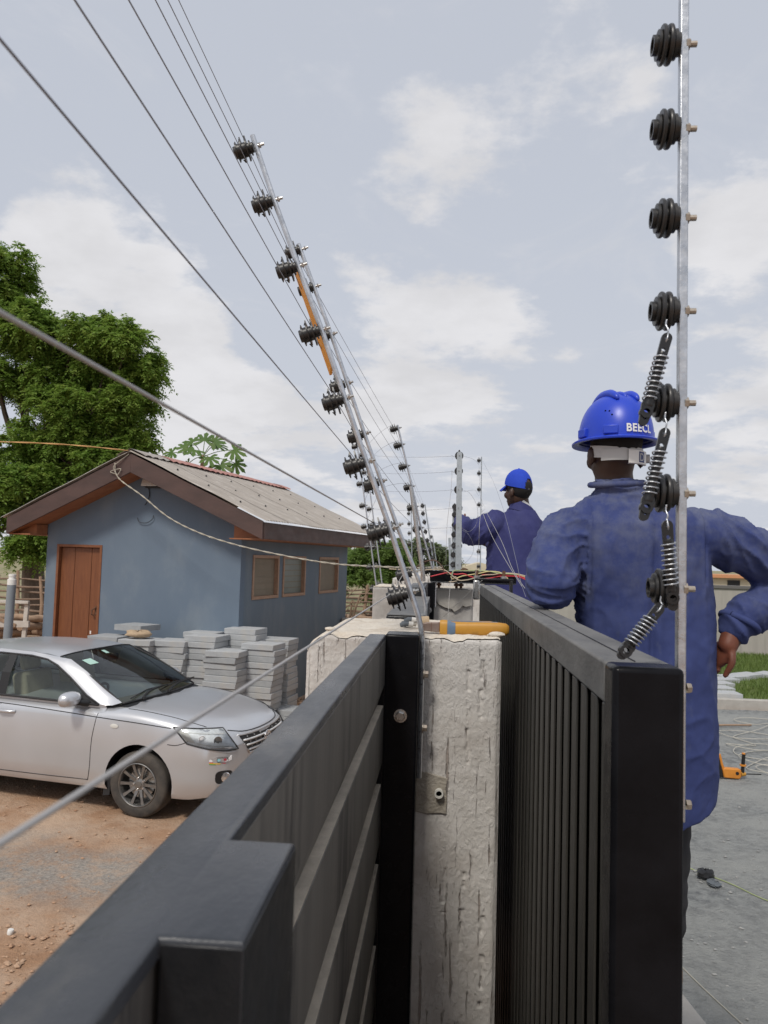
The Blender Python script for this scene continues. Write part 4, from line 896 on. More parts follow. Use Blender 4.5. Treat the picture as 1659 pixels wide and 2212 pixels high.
# ---------------- pliers, glove bits and cork on the pillar
PY = 2.325
pl = thing('pliers', 'combination pliers with yellow and blue handle lying on the pillar', 'pliers', (.05, PY, 2.28))
HX = [(-.062,.010),(-.03,.013),(-.01,.014)]
MB().prism([(-.058,PY,2.292),(-.012,PY,2.288),(-.002,PY,2.289),(-.002,PY,2.318),(-.012,PY,2.317),(-.040,PY,2.316),(-.058,PY,2.311)], (0,-.008,0), (0,.010,0)).build('jaws', 'plier_steel', pl, bevel=.002)
MB().prism([(-.028,PY,2.289),(-.0265,PY,2.289),(-.0265,PY,2.3165),(-.028,PY,2.3165)], (0,-.0086,0), (0,-.0079,0)).build('jaw_joint', 'rust', pl)
def loft(sections, n=16, mat_='handle_yellow', name='handle', parent=None, pw=2.6, smooth=60):
    V = []; b = MB()
    for c, ry, rz_ in sections:
        row = []
        for k in range(n+1):
            a = 2*math.pi*k/n; ca, sa = math.cos(a), math.sin(a)
            row.append((c[0], c[1]+ry*math.copysign(abs(ca)**(2/pw), ca), c[2]+rz_*math.copysign(abs(sa)**(2/pw), sa)))
        V.append(row)
    b.grid(V); return b.build(name, mat_, parent, smooth=smooth)
loft([((-.0025,PY,2.300),.001,.001),((-.002,PY,2.302),.012,.021),((.004,PY,2.301),.014,.024),((.012,PY,2.299),.015,.026),((.020,PY,2.299),.015,.026),((.0205,PY,2.299),.001,.001)], name='guard', parent=pl)
loft([((.0203,PY,2.299),.001,.001),((.0204,PY,2.2985),.0152,.0265),((.026,PY,2.298),.0155,.0255),((.032,PY,2.2985),.0145,.0215),((.044,PY,2.2995),.0135,.018),((.0445,PY,2.2995),.001,.001)], mat_='handle_blue', name='grip_band', parent=pl)
loft([((.0443,PY,2.2995),.001,.001),((.0444,PY,2.2995),.0137,.0185),((.08,PY,2.3),.0145,.0205),((.13,PY,2.301),.0150,.0212),((.175,PY,2.302),.0150,.0205),((.194,PY,2.302),.0135,.0185),((.203,PY,2.302),.009,.012),((.2045,PY,2.302),.001,.001)], name='handle', parent=pl)
loft([((-.0,PY+.032,2.300),.001,.001),((.0,PY+.032,2.300),.011,.017),((.07,PY+.04,2.302),.013,.019),((.15,PY+.05,2.303),.013,.019),((.19,PY+.055,2.303),.008,.012),((.192,PY+.055,2.303),.001,.001)], name='handle', parent=pl)
MB().obox((.10, PY+.014, 2.3215), (.07,.002,0), (0,.006,0), (0,0,.001)).build('grip_inlay', 'handle_blue', pl)
gl = thing('glove', 'crumpled grey coated glove fingertips on the pillar top', 'glove', (-.1, 2.47, 2.285))
for k, (x, y, z, dx, dy, r_) in enumerate([(-.128,2.462,2.293,.04,.01,.0085),(-.124,2.478,2.296,.045,.004,.009),(-.118,2.492,2.294,.04,-.004,.0085),(-.116,2.470,2.306,.036,.006,.008)]):
    P = catmull([(x,y,z),(x+dx*.5,y+dy*.5,z+.005),(x+dx,y+dy,z+.003)], 4)
    fo2 = MB().tube(P, [r_*(.55+.45*math.sin(math.pi*(.15+.8*i/8)))*(1+.12*math.sin(i*2.5)) for i in range(9)], 10).build('finger', 'glove_grey', gl, smooth=60)
    MB().tube([P[5], P[7], P[8]], r_*1.06, 10).build('knit_band', 'glove_white', fo2, smooth=60)
ck = MB(); ck.lathe([(0,0),(.016,0),(.0185,.004),(.0185,.03),(.0175,.034),(0,.034)], (-.071,2.475,2.303), (1,.12,.08), 18); tag(ck.build('cork_knob', 'cork', smooth=40), 'round cork coloured knob beside the glove tip', 'knob')
# ================================================================== STACKED PAVING SLABS
slab_a = MB().box(-.25,.25,-.215,.215,0,.082).build('paving_slab', 'paver', bevel=.005, seg=1); slab_b = MB().box(-.25,.25,-.215,.215,0,.082).build('paving_slab', 'paver_dark', bevel=.005, seg=1)
ma, mb_ = slab_a.data, slab_b.data; bpy.data.objects.remove(slab_a); bpy.data.objects.remove(slab_b)
STK = [(-2.98,10.75,14,'in the front stack behind the bonnet'),(-2.57,11.0,15,'in the stack right of the front stack'),(-2.44,11.62,15,'in the rightmost tall stack by the side wall'),
       (-2.85,11.36,17,'in the tallest stack behind the front stack'),(-3.37,11.0,16,'in the stack left of the front stack'),(-3.84,10.95,15,'in the stack behind the windscreen middle'),
       (-4.33,10.9,15,'in the stack under the beige rag'),(-3.56,11.42,16,'in the rear stack close to the gable wall'),(-4.82,11.15,15,'in the leftmost stack by the house door'),
       (-2.2,11.2,4,'in the low pile right of the tall stacks'),(-2.28,10.72,2,'in the low pile by the car grille')]
ORDN = 'first second third fourth fifth sixth seventh eighth ninth tenth eleventh twelfth thirteenth fourteenth fifteenth sixteenth seventeenth'.split()
for x, y, n, where in STK:
    z = max(gz(x, y), gz(x+.2, y), gz(x-.2, y), gz(x, y-.2))+.004; lean = random.uniform(-.004,.004)
    for i in range(n):
        o = bpy.data.objects.new('paving_slab', ma if random.random() < .65 else mb_); COL.objects.link(o)
        b = o.modifiers.new('bevel', 'BEVEL'); b.width = .006; b.segments = 1
        o.location = (x+random.uniform(-.016,.016)+lean*i, y+random.uniform(-.018,.018), z); o.rotation_euler = (0, 0, R(-10+random.uniform(-3,3))); z += .0845
        top = i == n-1
        tag(o, ORDN[n-1-i]+' slab from the top '+where, 'slab', 'concrete slabs '+where)
rag = MB(); rows = []
for i in range(9):
    u = i/8; rows.append([(-4.33+.19*math.cos(q)*math.sin(math.pi*max(.03,min(.97,u)))**.5*(1+.3*noise.noise(Vector((u*4, q*1.3, 1)))), 10.88+.13*math.sin(q)*math.sin(math.pi*max(.03,min(.97,u)))**.5, 1.268+.0845*.15+.09*(1-math.cos(math.pi*u))/2*(1+.5*noise.noise(Vector((u*3, q*2.2, 5))))) for q in np.linspace(0, 6.283, 17)])
rag.grid(rows); tag(rag.build('rag', 'cork', smooth=70), 'crumpled beige rag on a stack of slabs', 'rag')
o = bpy.data.objects.new('paving_slab', mb_); COL.objects.link(o); o.location = (-4.52,11.28,1.345); o.rotation_euler = (R(0), 0, R(-20)); tag(o, 'single grey slab lying across the two leftmost stacks', 'slab')

# ================================================================== VEGETATION
def foliage(lobes, n, per, lf, L, size, wid, droop, seed, shell=.45, out_bias=.7):
    g = np.random.default_rng(seed); C_ = np.array([l_[:3] for l_ in lobes]); Rr = np.array([l_[3] for l_ in lobes]); Ry = np.array([l_[4] if len(l_) > 4 else l_[3] for l_ in lobes])
    p = (Rr**2)/np.sum(Rr**2); idx = g.choice(len(lobes), n, p=p)
    d = g.normal(size=(n, 3)); d /= np.linalg.norm(d, axis=1)[:,None]; d[:,2] = np.where(d[:,2] < -.5, -d[:,2]*.4, d[:,2])
    rad = shell+(1-shell)*g.random(n)**.6; rad *= (1+.16*g.normal(size=n)).clip(.5,1.35)
    pos = C_[idx]+d*rad[:,None]*np.c_[Rr[idx], Ry[idx], Rr[idx]]
    V = []
    for k in range(per):
        a = g.normal(size=(n, 3))*.75+d*out_bias; a[:,2] += .05; a /= np.linalg.norm(a, axis=1)[:,None]
        Lk = L*g.uniform(.6,1.15,n)
        side = np.cross(a, np.array([0,0,1.])); side /= (np.linalg.norm(side, axis=1)[:,None]+1e-6)
        for j in range(lf):
            t_ = (j//2+.6)/(lf/2); s = 1 if j % 2 else -1
            c = pos+a*(Lk*t_)[:,None]; c[:,2] -= droop*Lk*t_**2
            ld = side*s*.85+a*.55+g.normal(size=(n, 3))*.22; ld[:,2] -= .28+droop*.5*t_; ld /= np.linalg.norm(ld, axis=1)[:,None]
            wv = np.cross(ld, g.normal(size=(n, 3))*.45+np.array([0,0,1.])); wv /= (np.linalg.norm(wv, axis=1)[:,None]+1e-6)
            sz = size*g.uniform(.7,1.2,n)*(1-.35*t_)
            e = c+ld*sz[:,None]; m_ = c+ld*(sz*.45)[:,None]
            V.append(np.stack([c, m_+wv*(sz*wid)[:,None], e, m_-wv*(sz*wid)[:,None]], 1))
    V = np.concatenate(V, 0); nq = len(V)
    me = bpy.data.meshes.new('crown'); me.vertices.add(nq*4); me.vertices.foreach_set('co', V.reshape(-1))
    me.loops.add(nq*4); me.loops.foreach_set('vertex_index', np.arange(nq*4)); me.polygons.add(nq); me.polygons.foreach_set('loop_start', np.arange(nq)*4); me.polygons.foreach_set('loop_total', np.full(nq, 4))
    me.update(calc_edges=True); return me
def tree(name, label, base, top_z, tr, lobes, fol, leaf, group=None, seed=1, cat='tree', clump=9., csize=.46):
    r = thing(name, label, cat, (base[0], base[1], 0), group); random.seed(seed)
    b = MB(); bx, by = base
    path = [(bx+.12*math.sin(i*1.3)*tr*2, by+.1*math.cos(i*1.7)*tr*2, top_z*i/6-.1*(i == 0)) for i in range(7)]
    b.tube(catmull(path, 3), [tr*(1.35-.55*i/18) if i > 1 else tr*(1.7-.15*i) for i in range(19)], 10)
    for l_ in lobes:
        s = Vector(path[random.choice((4,5,6))]); e = Vector(l_[:3]); m1 = s.lerp(e, .5)+Vector((random.uniform(-.2,.2), random.uniform(-.2,.2), -.12*(e-s).length))
        b.tube(catmull([s, m1, e], 5), [tr*.5*(1-.85*i/10) for i in range(11)], 6)
        for _ in range(4):
            q = m1.lerp(e, random.uniform(.3,1)); w_ = Vector((random.gauss(0,1), random.gauss(0,1), random.gauss(.3,.8))).normalized()*l_[3]*.85
            b.tube([q, q+w_*.5+Vector((0,0,.05)), q+w_], [tr*.13, tr*.09, tr*.03], 4)
    b.build('trunk', 'bark', r, smooth=60)
    g_ = np.random.default_rng(seed+50); sub = []
    for l_ in lobes:   # leaf clumps over each bough
        k_ = max(5, int(clump*l_[3]**1.6))
        for _ in range(k_):
            d_ = g_.normal(size=3); d_ /= np.linalg.norm(d_); d_[2] = abs(d_[2]) if g_.random() < .45 else d_[2]
            q_ = np.array(l_[:3])+d_*l_[3]*g_.uniform(.55,1.0); sub.append((*q_, csize*g_.uniform(.7,1.35)))
    me = foliage(sub, *fol, seed=seed, shell=.2); L_ = r.location
    me.transform(Matrix.Translation((-L_.x, -L_.y, 0))); link('crown', me, leaf, r)
    return r
NEEM = [(-15.4,24,11.6,1.35),(-14.6,24.4,10.6,1.0),(-13.79,24,9.0,1.75),(-12.1,24,9.35,1.35),(-10.75,24,8.95,1.0),(-10.1,23.7,9.05,.85),(-9.5,24,8.35,.6),(-13.03,24.3,6.85,2.0),(-11.1,24,7.5,1.45),(-9.85,24,7.4,.75),(-10.05,24,6.15,.6),(-13.52,23.6,4.75,1.75),(-11.8,23.7,5.4,1.3),(-10.7,23.7,5.2,.7),(-13.9,23.7,3.2,.95),(-12.5,23.4,3.5,.9),(-11.5,23.2,3.9,.7),(-17.11,24,8.34,2.75),(-16.3,24,5.0,2.1),(-15.2,23.5,3.4,1.2),(-12.4,22.9,2.55,.55),(-12.6,25.5,7.6,2.0)]
NEEM = [(x-.22 if x > -12.9 else x-.15, y, z-.05, r_*.95) for x, y, z, r_ in NEEM]
tree('neem_tree', 'large dark green tree behind the blue house at the left edge', (-13.15,24.0), 4.2, .30, NEEM, (5600, 7, 12, .44, .18, .20, .6), 'neem_leaf', seed=5)
B1 = [(-3.9,34,1.9,.75),(-3.37,34,2.15,.85),(-2.7,33.6,2.5,.85),(-2.0,34,2.35,.8),(-1.5,34,1.75,.7),(-2.9,33.5,1.6,.9),(-4.3,34,1.5,.6)]
tree('bushy_tree', 'bright green bushy tree right of the blue house', (-3.0,34), 1.6, .12, B1, (1800, 6, 8, .24, .14, .24, .4), 'bush_leaf', 'trees beyond the fence', 8, 'tree', 16, .3)
B2 = [(-2.1,38,3.15,.42),(-1.55,38,2.85,.5),(-1.0,38,3.05,.5),(-.55,38,3.0,.4),(-.05,38,2.95,.45),(.3,38,2.75,.35),(-1.4,38.5,2.2,.7),(-.4,38.5,2.15,.7),(.35,38.3,2.1,.45),(-2.2,38,2.3,.5)]
tree('feathery_tree', 'tree with loose drooping leaves behind the fence poles', (-.9,38), 2.4, .10, B2, (620, 6, 10, .36, .16, .22, .75), 'tree_leaf', 'trees beyond the fence', 13, 'tree', 20, .2)
B3 = [(-6.5,46,2.2,1.2),(-5.0,46,2.4,1.1),(-7.9,46,1.9,1.1),(1.4,50,2.3,.8),(2.4,50,2.1,.8)]
tree('distant_tree', 'low tree far behind the bushy green tree', (-6.2,46), 1.6, .14, B3[:3], (500, 5, 8, .3, .15, .22, .4), 'bush_leaf', 'trees beyond the fence', 17)
# papaya plant behind the roof
pp = thing('papaya_plant', 'papaya plant with big lobed leaves rising behind the house roof', 'plant', (-6.45, 20, 0))
MB().tube([(-6.5,20,-.1),(-6.48,20,2.5),(-6.46,20,4.75),(-6.45,20,5.15)], [.11,.085,.06,.04], 8).build('stem', 'pale_wood', pp, smooth=60)
random.seed(21)
for i, (az, el, ln, rr) in enumerate([(.1,.25,.85,.34),(.65,.95,.55,.33),(1.6,1.15,.5,.34),(2.5,.75,.6,.33),(3.1,.12,.85,.30),(3.5,.5,.5,.28),(5.2,-.1,.6,.30),(5.7,-.35,.7,.34),(4.4,.3,.5,.33),(.3,-.15,.9,.30),(2.9,-.4,.45,.25),(1.1,.6,.7,.34)]):
    s = Vector((-6.45,20,5.1)); dd = Vector((math.cos(az)*math.cos(el), .6*math.sin(az)*math.cos(el), math.sin(el))); e = s+dd*ln
    lf = MB().tube(catmull([s, s+dd*ln*.5+Vector((0,0,.05)), e], 4), .011, 5).build('petiole', 'bush_leaf', pp)
    out_ = Vector((dd.x, dd.y, dd.z-.55)).normalized(); sd_ = out_.cross(Vector((random.uniform(-.3,.3), -.75, .65))).normalized(); nrm = out_.cross(sd_)
    V = [e]; nl = 7
    ring = []
    for q in range(nl*6+1):
        th = -2.35+4.7*q/(nl*6); ph = (q/6) % 1
        lob = .36+.64*abs(math.sin(math.pi*ph))**.55*(1-.28*abs(th)/2.35)+(.07 if q % 2 else -.03)
        ring.append(e+(out_*math.cos(th)+sd_*math.sin(th))*rr*lob*1.08-nrm*.10*rr*lob**2-Vector((0,0,.22*rr*lob**2)))
    b = MB(); b.add([e]+ring, [(0,k+1,k+2) for k in range(len(ring)-1)]); b.build('leaf', 'papaya_leaf', lf)
# leafless shrub in front of the wattle fence
bs = MB(); random.seed(3)
for (x, h_) in ((-2.35,1.75),(-2.15,1.5),(-2.5,1.3),(-1.95,1.65)):
    b0 = Vector((-2.25,18.6,-.05)); e = Vector((x,18.6,h_)); bs.tube(catmull([b0, b0.lerp(e,.5)+Vector((random.uniform(-.1,.1),0,.1)), e], 5), [.05*(1-.07*i) for i in range(11)], 6)
    for k in range(4):
        q = b0.lerp(e, .5+.12*k); bs.tube([q, q+Vector((random.uniform(-.35,.35), random.uniform(-.1,.1), random.uniform(.15,.4)))], [.015,.006], 4)
tag(bs.build('bare_shrub', 'pale_wood', smooth=60), 'leafless brown shrub in front of the stick fence right of the house', 'shrub')

# ================================================================== STICK FENCES, LOGS
def stick_fence(label, x0, x1, y, h_, rows, posts, seed):
    random.seed(seed); r = thing('stick_fence', label, 'fence', ((x0+x1)/2, y, 0))
    for i in range(rows):
        z = .18+(h_-.25)*i/(rows-1); n = 6
        P = [(x0+(x1-x0)*k/n, y+random.uniform(-.03,.03)+(.05 if (i+k) % 2 else -.05), z+random.uniform(-.03,.03)) for k in range(n+1)]
        MB().tube(P, [random.uniform(.018,.034) for _ in P], 6).build('stick', 'stick', r, smooth=60)
    for i in range(posts):
        x = x0+(x1-x0)*(i+.5)/posts+random.uniform(-.1,.1); MB().tube([(x,y,-.1),(x+random.uniform(-.05,.05),y,h_*.6),(x+random.uniform(-.08,.08),y,h_+random.uniform(.0,.22))], [.055,.05,.04], 7).build('post', 'pale_wood', r, smooth=60)
    return r
stick_fence('woven stick fence in the gap right of the blue house', -4.0, -1.0, 21.0, 1.72, 14, 4, 2)
stick_fence('woven stick fence below the big tree at the left', -14.5, -9.6, 20.0, 1.75, 10, 7, 4)
random.seed(12)
def logs(spots, group, lab):
    for i, (x, y, z, L, r, a) in enumerate(spots):
        d = Vector((math.cos(a), math.sin(a), random.uniform(-.06,.06))); b = MB(); p = Vector((x, y, z))
        b.tube([p-d*L/2, p-d*L*.2+Vector((0,0,.02)), p+d*L*.2-Vector((0,0,.01)), p+d*L/2], [r*.9, r, r*.95, r*.8], 8)
        tag(b.build('log', 'pale_wood', smooth=50), lab, 'log', group)
sp_ = []
for row in range(6):
    for k in range(7-row//2):
        sp_.append((-2.95+.2*k+.09*(row % 2)+random.uniform(-.05,.05), 19.7+random.uniform(-.1,.1), .10+.175*row, random.uniform(.7,1.2), random.uniform(.07,.11), random.uniform(-.9,1.6)))
logs(sp_, 'firewood pile right of the house', 'rough piece of firewood in the pile right of the blue house')
sp_ = []
for row in range(6):
    for k in range(5): sp_.append((-10.9+.45*k+random.uniform(-.1,.1), 17.0+random.uniform(-.15,.15), .12+.16*row, random.uniform(.6,1.3), random.uniform(.06,.10), random.uniform(-.4,1.8)))
logs(sp_, 'firewood pile left of the house', 'rough piece of firewood in the pile left of the blue house')
tf = thing('timber_frame', 'white painted timber frame standing left of the blue house', 'frame', (-8.4, 14.5, 0))
for x, z in ((-8.10,1.46),(-9.3,1.46)): MB().bar((x,14.5,0), (x+.06,14.5,z), .08, .06).build('post', 'white_wood', tf, bevel=.004)
MB().bar((-9.5,14.45,1.48), (-7.98,14.45,1.47), .055, .07).build('rail', 'white_wood', tf, bevel=.004)
MB().bar((-9.5,14.45,1.0), (-7.95,14.45,1.05), .12, .06).build('rail', 'white_wood', tf, bevel=.004)
MB().bar((-8.9,14.42,1.25), (-8.2,14.42,1.02), .06, .04).build('brace', 'pale_wood', tf)
bo_ = thing('bollard_lamp', 'grey pipe bollard lamp with a white cap left of the house', 'bollard', (-6.8, 11.7, 0))
MB().lathe([(0,-.1),(.066,-.1),(.066,1.93),(0,1.93)], (-6.8,11.7,0), (.02,0,1), 20).build('pipe', 'grey_pipe', bo_, smooth=40)
MB().lathe([(.068,1.932),(.068,2.02),(.05,2.025),(.05,2.06),(.055,2.065),(.055,2.10),(0,2.105)], (-6.8,11.7,0), (.02,0,1), 20).build('cap', 'white_cap', bo_, smooth=40)

# ================================================================== THINGS ON THE GROUND
tag(MB().lathe([(0,0),(.018,0),(.02,.006),(.02,.028),(.017,.032),(0,.032)], (-2.778,5.028,gz(-2.778,5.028)), (.15,.1,1), 16).build('bottle_cap', 'white_cap', smooth=40), 'small white bottle cap on the red earth', 'cap')
def crumple(name, label, c, s, m_, seed, cat):
    rows = []
    for i in range(9):
        ph = math.pi*i/8; rows.append([(c[0]+s[0]*math.sin(ph)*math.cos(q)*(1+.55*noise.noise(Vector((seed+q*.8, ph*1.6, 1)))), c[1]+s[1]*math.sin(ph)*math.sin(q)*(1+.5*noise.noise(Vector((seed, ph*1.9+q, 4)))), c[2]+s[2]*(1+math.cos(ph))*.5*(1+.5*noise.noise(Vector((seed+3*q, ph*2, 7))))) for q in np.linspace(0, 2*math.pi, 15)])
    return tag(MB().grid(rows).build(name, m_, smooth=30), label, cat)
crumple('plastic_scrap', 'crumpled black plastic scrap on the grey gravel', (2.145,6.46,gz(2.1,6.5)*.6+.04), (.075,.055,.07), 'plastic_black', 2.2, 'plastic')
crumple('plastic_scrap', 'clear grey plastic shred below the black scrap', (2.17,6.34,gz(2.1,6.5)*.6+.036), (.05,.07,.03), 'glove_grey', 5.2, 'plastic')
tag(MB().tube([(4.1,12.55,.05),(4.5,12.66,.055),(4.95,12.78,.05)], [.018,.016,.013], 6).build('wood_stick', 'pale_wood', smooth=60), 'brown wooden stick lying on the gravel behind the coat', 'stick')
tag(MB().obox((1.30,4.50,.06), (.14,.02,0), (-.03,.22,0), (0,0,.03)).build('cement_slab', 'concrete', bevel=.008), 'pale cement slab edge at the foot of the sliding gate', 'slab')
RP = [(5.6,13.3),(5.1,13.35),(4.80,13.1),(5.05,12.9),(5.35,13.0),(4.9,12.4),(4.5,12.1),(4.35,11.8),(4.8,11.75),(5.0,12.1),(4.6,12.3),(4.2,12.1),(4.5,11.45),(4.05,11.35),(4.3,11.0),(4.75,11.2),(4.6,11.5),(4.1,11.1),(4.0,10.75),(4.4,10.5),(4.75,10.8),(4.5,11.1),(4.05,10.8),(3.95,10.4),(4.35,10.15),(4.7,10.4),(4.45,10.7),(4.0,10.3),(3.85,10.0),(4.2,9.75),(4.6,10.0),(4.3,10.3),(3.95,10.05),(4.2,9.5),(4.7,9.45),(5.2,9.8)]
P = [(x, y, gz(x, y)*.6+.05+.012*(i % 3)) for i, (x, y) in enumerate(RP)]
cable('rope_tangle', 'tangled pale rope lying in loops on the gravel', 'rope', P, .0055, 'rope_white', 6, 7)
cable('thin_cord', 'thin olive cord crossing the gravel past the black scrap', 'cord', [(x, y, gz(x, y)*.6+.042) for x, y in ((1.75,7.1),(2.0,6.75),(2.3,6.4),(2.5,6.1),(2.9,5.85),(3.4,5.5))], .004, 'cable_green', 5)
cable('thin_cord', 'thin pale cord on the gravel at the photo bottom', 'cord', [(x, y, gz(x, y)*.6+.041) for x, y in ((1.5,5.2),(1.6,4.8),(1.75,4.3),(1.9,3.9))], .0035, 'rope_white', 5)
dl = thing('hammer_drill', 'orange and black hammer drill lying on the gravel', 'drill', (3.5, 9.62, .04))
z0 = gz(3.5, 9.62)*.6+.04; YD = 9.62
MB().prism([(3.40,YD,z0+.01),(3.58,YD,z0),(3.60,YD,z0+.03),(3.60,YD,z0+.11),(3.575,YD,z0+.12),(3.40,YD,z0+.125),(3.385,YD,z0+.10)], (0,-.04,0), (0,.04,0)).build('body', 'drill_orange', dl, bevel=.012)
MB().tube([(3.375,YD,z0+.01),(3.37,YD,z0+.08),(3.345,YD,z0+.17),(3.335,YD,z0+.25)], [.03,.028,.026,.024], 10).build('rear_handle', 'plastic_black', dl, smooth=50)
MB().tube([(3.40,YD,z0+.10),(3.38,YD,z0+.17),(3.36,YD,z0+.24),(3.35,YD,z0+.275)], [.024,.018,.022,.022], 8).build('handle_shell', 'drill_orange', dl, smooth=50)
MB().tube([(3.62,YD,z0+.05),(3.63,YD,z0+.15)], [.024,.02], 10).build('collar', 'plastic_black', dl, smooth=50)
MB().tube([(3.63,YD,z0+.152),(3.63,YD,z0+.17)], [.036,.036], 12).build('guard_ring', 'drill_orange', dl, smooth=40)
MB().tube([(3.63,YD,z0+.172),(3.64,YD,z0+.29)], [.022,.02], 10).build('side_handle', 'plastic_black', dl, smooth=50)
MB().tube([(3.636,YD,z0+.291),(3.637,YD,z0+.305)], [.022,.018], 10).build('handle_cap', 'drill_orange', dl, smooth=50)
MB().tube([(3.605,YD,z0+.055),(3.66,YD,z0+.058)], [.032,.02], 10).build('chuck', 'handle_yellow', dl, smooth=50)
MB().tube([(3.66,YD,z0+.058),(3.84,YD,z0+.062)], .007, 6).build('drill_bit', 'car_dark', dl)
MB().lathe([(0,0),(.02,0),(.02,.003),(0,.003)], (3.55,YD-.04,z0+.07), (0,-1,0), 10).build('badge', 'plastic_black', dl)
MB().tube(catmull([(3.335,YD,z0+.25),(3.32,YD,z0+.29),(3.28,YD+.05,z0+.27),(3.22,YD+.1,z0+.1),(3.1,YD+.2,z0)],5), .008, 6).build('cord', 'cable_black', dl)
# ================================================================== SILVER SALOON CAR
hdg = R(101); CH = Vector((math.sin(hdg), math.cos(hdg), 0)); CLt = Vector((-CH.y, CH.x, 0)); CO = Vector((-2.668, 8.058, 0))
CO.z = gz(-2.8, 7.3)
def CP(x, y, z): return CO+CH*x+CLt*y+ZZ*z
car = thing('silver_car', 'dusty silver saloon car parked in front of the blue house', 'car', tuple(CP(-1.3,0,0)))
def interp(x, xs, vs): return float(np.interp(x, xs, vs))
WX = [-3.55,-3.5,-3.4,-3.2,-2.9,-2.4,-1.2,-.3,.25,.4,.5,.6,.7,.78,.84,.88,.905,.918,.925]
WV = [.05,.45,.62,.74,.80,.838,.845,.845,.842,.837,.825,.80,.765,.72,.665,.595,.49,.34,.05]
TX = [-3.55,-3.45,-3.2,-2.9,-2.6,-.45,-.30,-.1,.1,.3,.5,.65,.75,.82,.88,.92]
TV = [.80,.98,1.03,1.06,1.04,1.02,1.03,1.025,1.005,.975,.935,.897,.865,.835,.795,.755]
BX = [-3.55,-3.3,-3.0,-.5,.3,.5,.8,.92]; BV = [.42,.28,.22,.22,.20,.20,.24,.27]
def section(x):
    W = interp(x, WX, WV); zt = interp(x, TX, TV); zb = interp(x, BX, BV)
    front = max(0., min(1., (x-.3)/.6))
    zs = zt-.075-.045*front            # shoulder
    zc = zs-.035                       # crease
    pts = [(0,zb),(W*.82,zb),(W*.95,zb+.012),(W*.985,zb+.06),(W*.995,.42),(W*1.003,.56),(W*1.0,.70),(W*.985,zc-.03),(W*.978,zc),(W*.955,zs),(W*.90,zs+.03+.012*front)]
    pts += [(W*.78, zt-.030-.012*front),(W*.60, zt-.013),(W*.35, zt-.003),(0, zt)]
    return pts
stx = [-3.55,-3.53,-3.5,-3.45,-3.38,-3.28,-3.15,-3.0,-2.85,-2.7,-2.5,-2.3,-2.1,-1.9,-1.7,-1.5,-1.3,-1.1,-.9,-.7,-.55,-.45,-.35,-.25,-.15,-.05,.05,.15,.25,.33,.4,.46,.52,.58,.63,.68,.72,.76,.79,.82,.845,.865,.882,.895,.905,.913,.92,.925]
def car_rows():
    rows = []
    for x in stx:
        s = section(x); full = [(-y, z) for y, z in s]+[(y, z) for y, z in reversed(s[1:-1])]
        rows.append([CP(x, y, z) for y, z in full])
    return rows
rows = car_rows(); nn_ = len(rows[0]); b = MB(); V = [p for r_ in rows for p in r_]; nr = len(rows)
b.add(V, [(i*nn_+k, i*nn_+(k+1) % nn_, (i+1)*nn_+(k+1) % nn_, (i+1)*nn_+k) for i in range(nr-1) for k in range(nn_)]+[tuple(range(nn_)), tuple((nr-1)*nn_+k for k in range(nn_-1,-1,-1))])
body = b.build('body', 'car_silver', car)
body.data.materials.append(MAT['car_dark'])
bvh = BVHTree.FromPolygons([Vector(p) for p in b.v], b.f)
def onbody(p, dirv, off=.004):
    """nearest point on the body skin along dirv (towards the car) pushed out by off"""
    d = Vector(dirv).normalized(); h_ = bvh.ray_cast(Vector(p)-d*.6, d, 1.6)
    return (h_[0]-d*off) if h_[0] else Vector(p)
cut = MB()
for cx_ in (0., -2.6):
    for s in (-1, 1):
        prof = [(.362, -.52), (.362, -1.0)]
        c0_ = CP(cx_, 0, .325); axx = CLt*(-1)*(1 if s < 0 else -1)
        ring0 = [c0_+axx*.50+(CH*math.cos(q)+ZZ*math.sin(q))*.362 for q in np.linspace(0, 2*math.pi, 41)[:-1]]; n0 = len(ring0)
        ring1 = [p+axx*.5 for p in ring0]
        cut.add(ring0+ring1, [tuple(range(n0-1,-1,-1)), tuple(range(n0, 2*n0))]+[(i, (i+1) % n0, n0+(i+1) % n0, n0+i) for i in range(n0)])
cuto = cut.build('cutter', 'car_dark')
bo2 = body.modifiers.new('arch', 'BOOLEAN'); bo2.object = cuto; bo2.operation = 'DIFFERENCE'; bo2.solver = 'EXACT'; bo2.material_mode = 'TRANSFER'
cuto.location = (0, 0, 0)
bpy.context.view_layer.update()
dg = bpy.context.evaluated_depsgraph_get(); me2 = bpy.data.meshes.new_from_object(body.evaluated_get(dg)); body.modifiers.clear(); body.data = me2
bpy.data.objects.remove(cuto)
me2.shade_smooth(); me2.set_sharp_from_angle(angle=R(38))
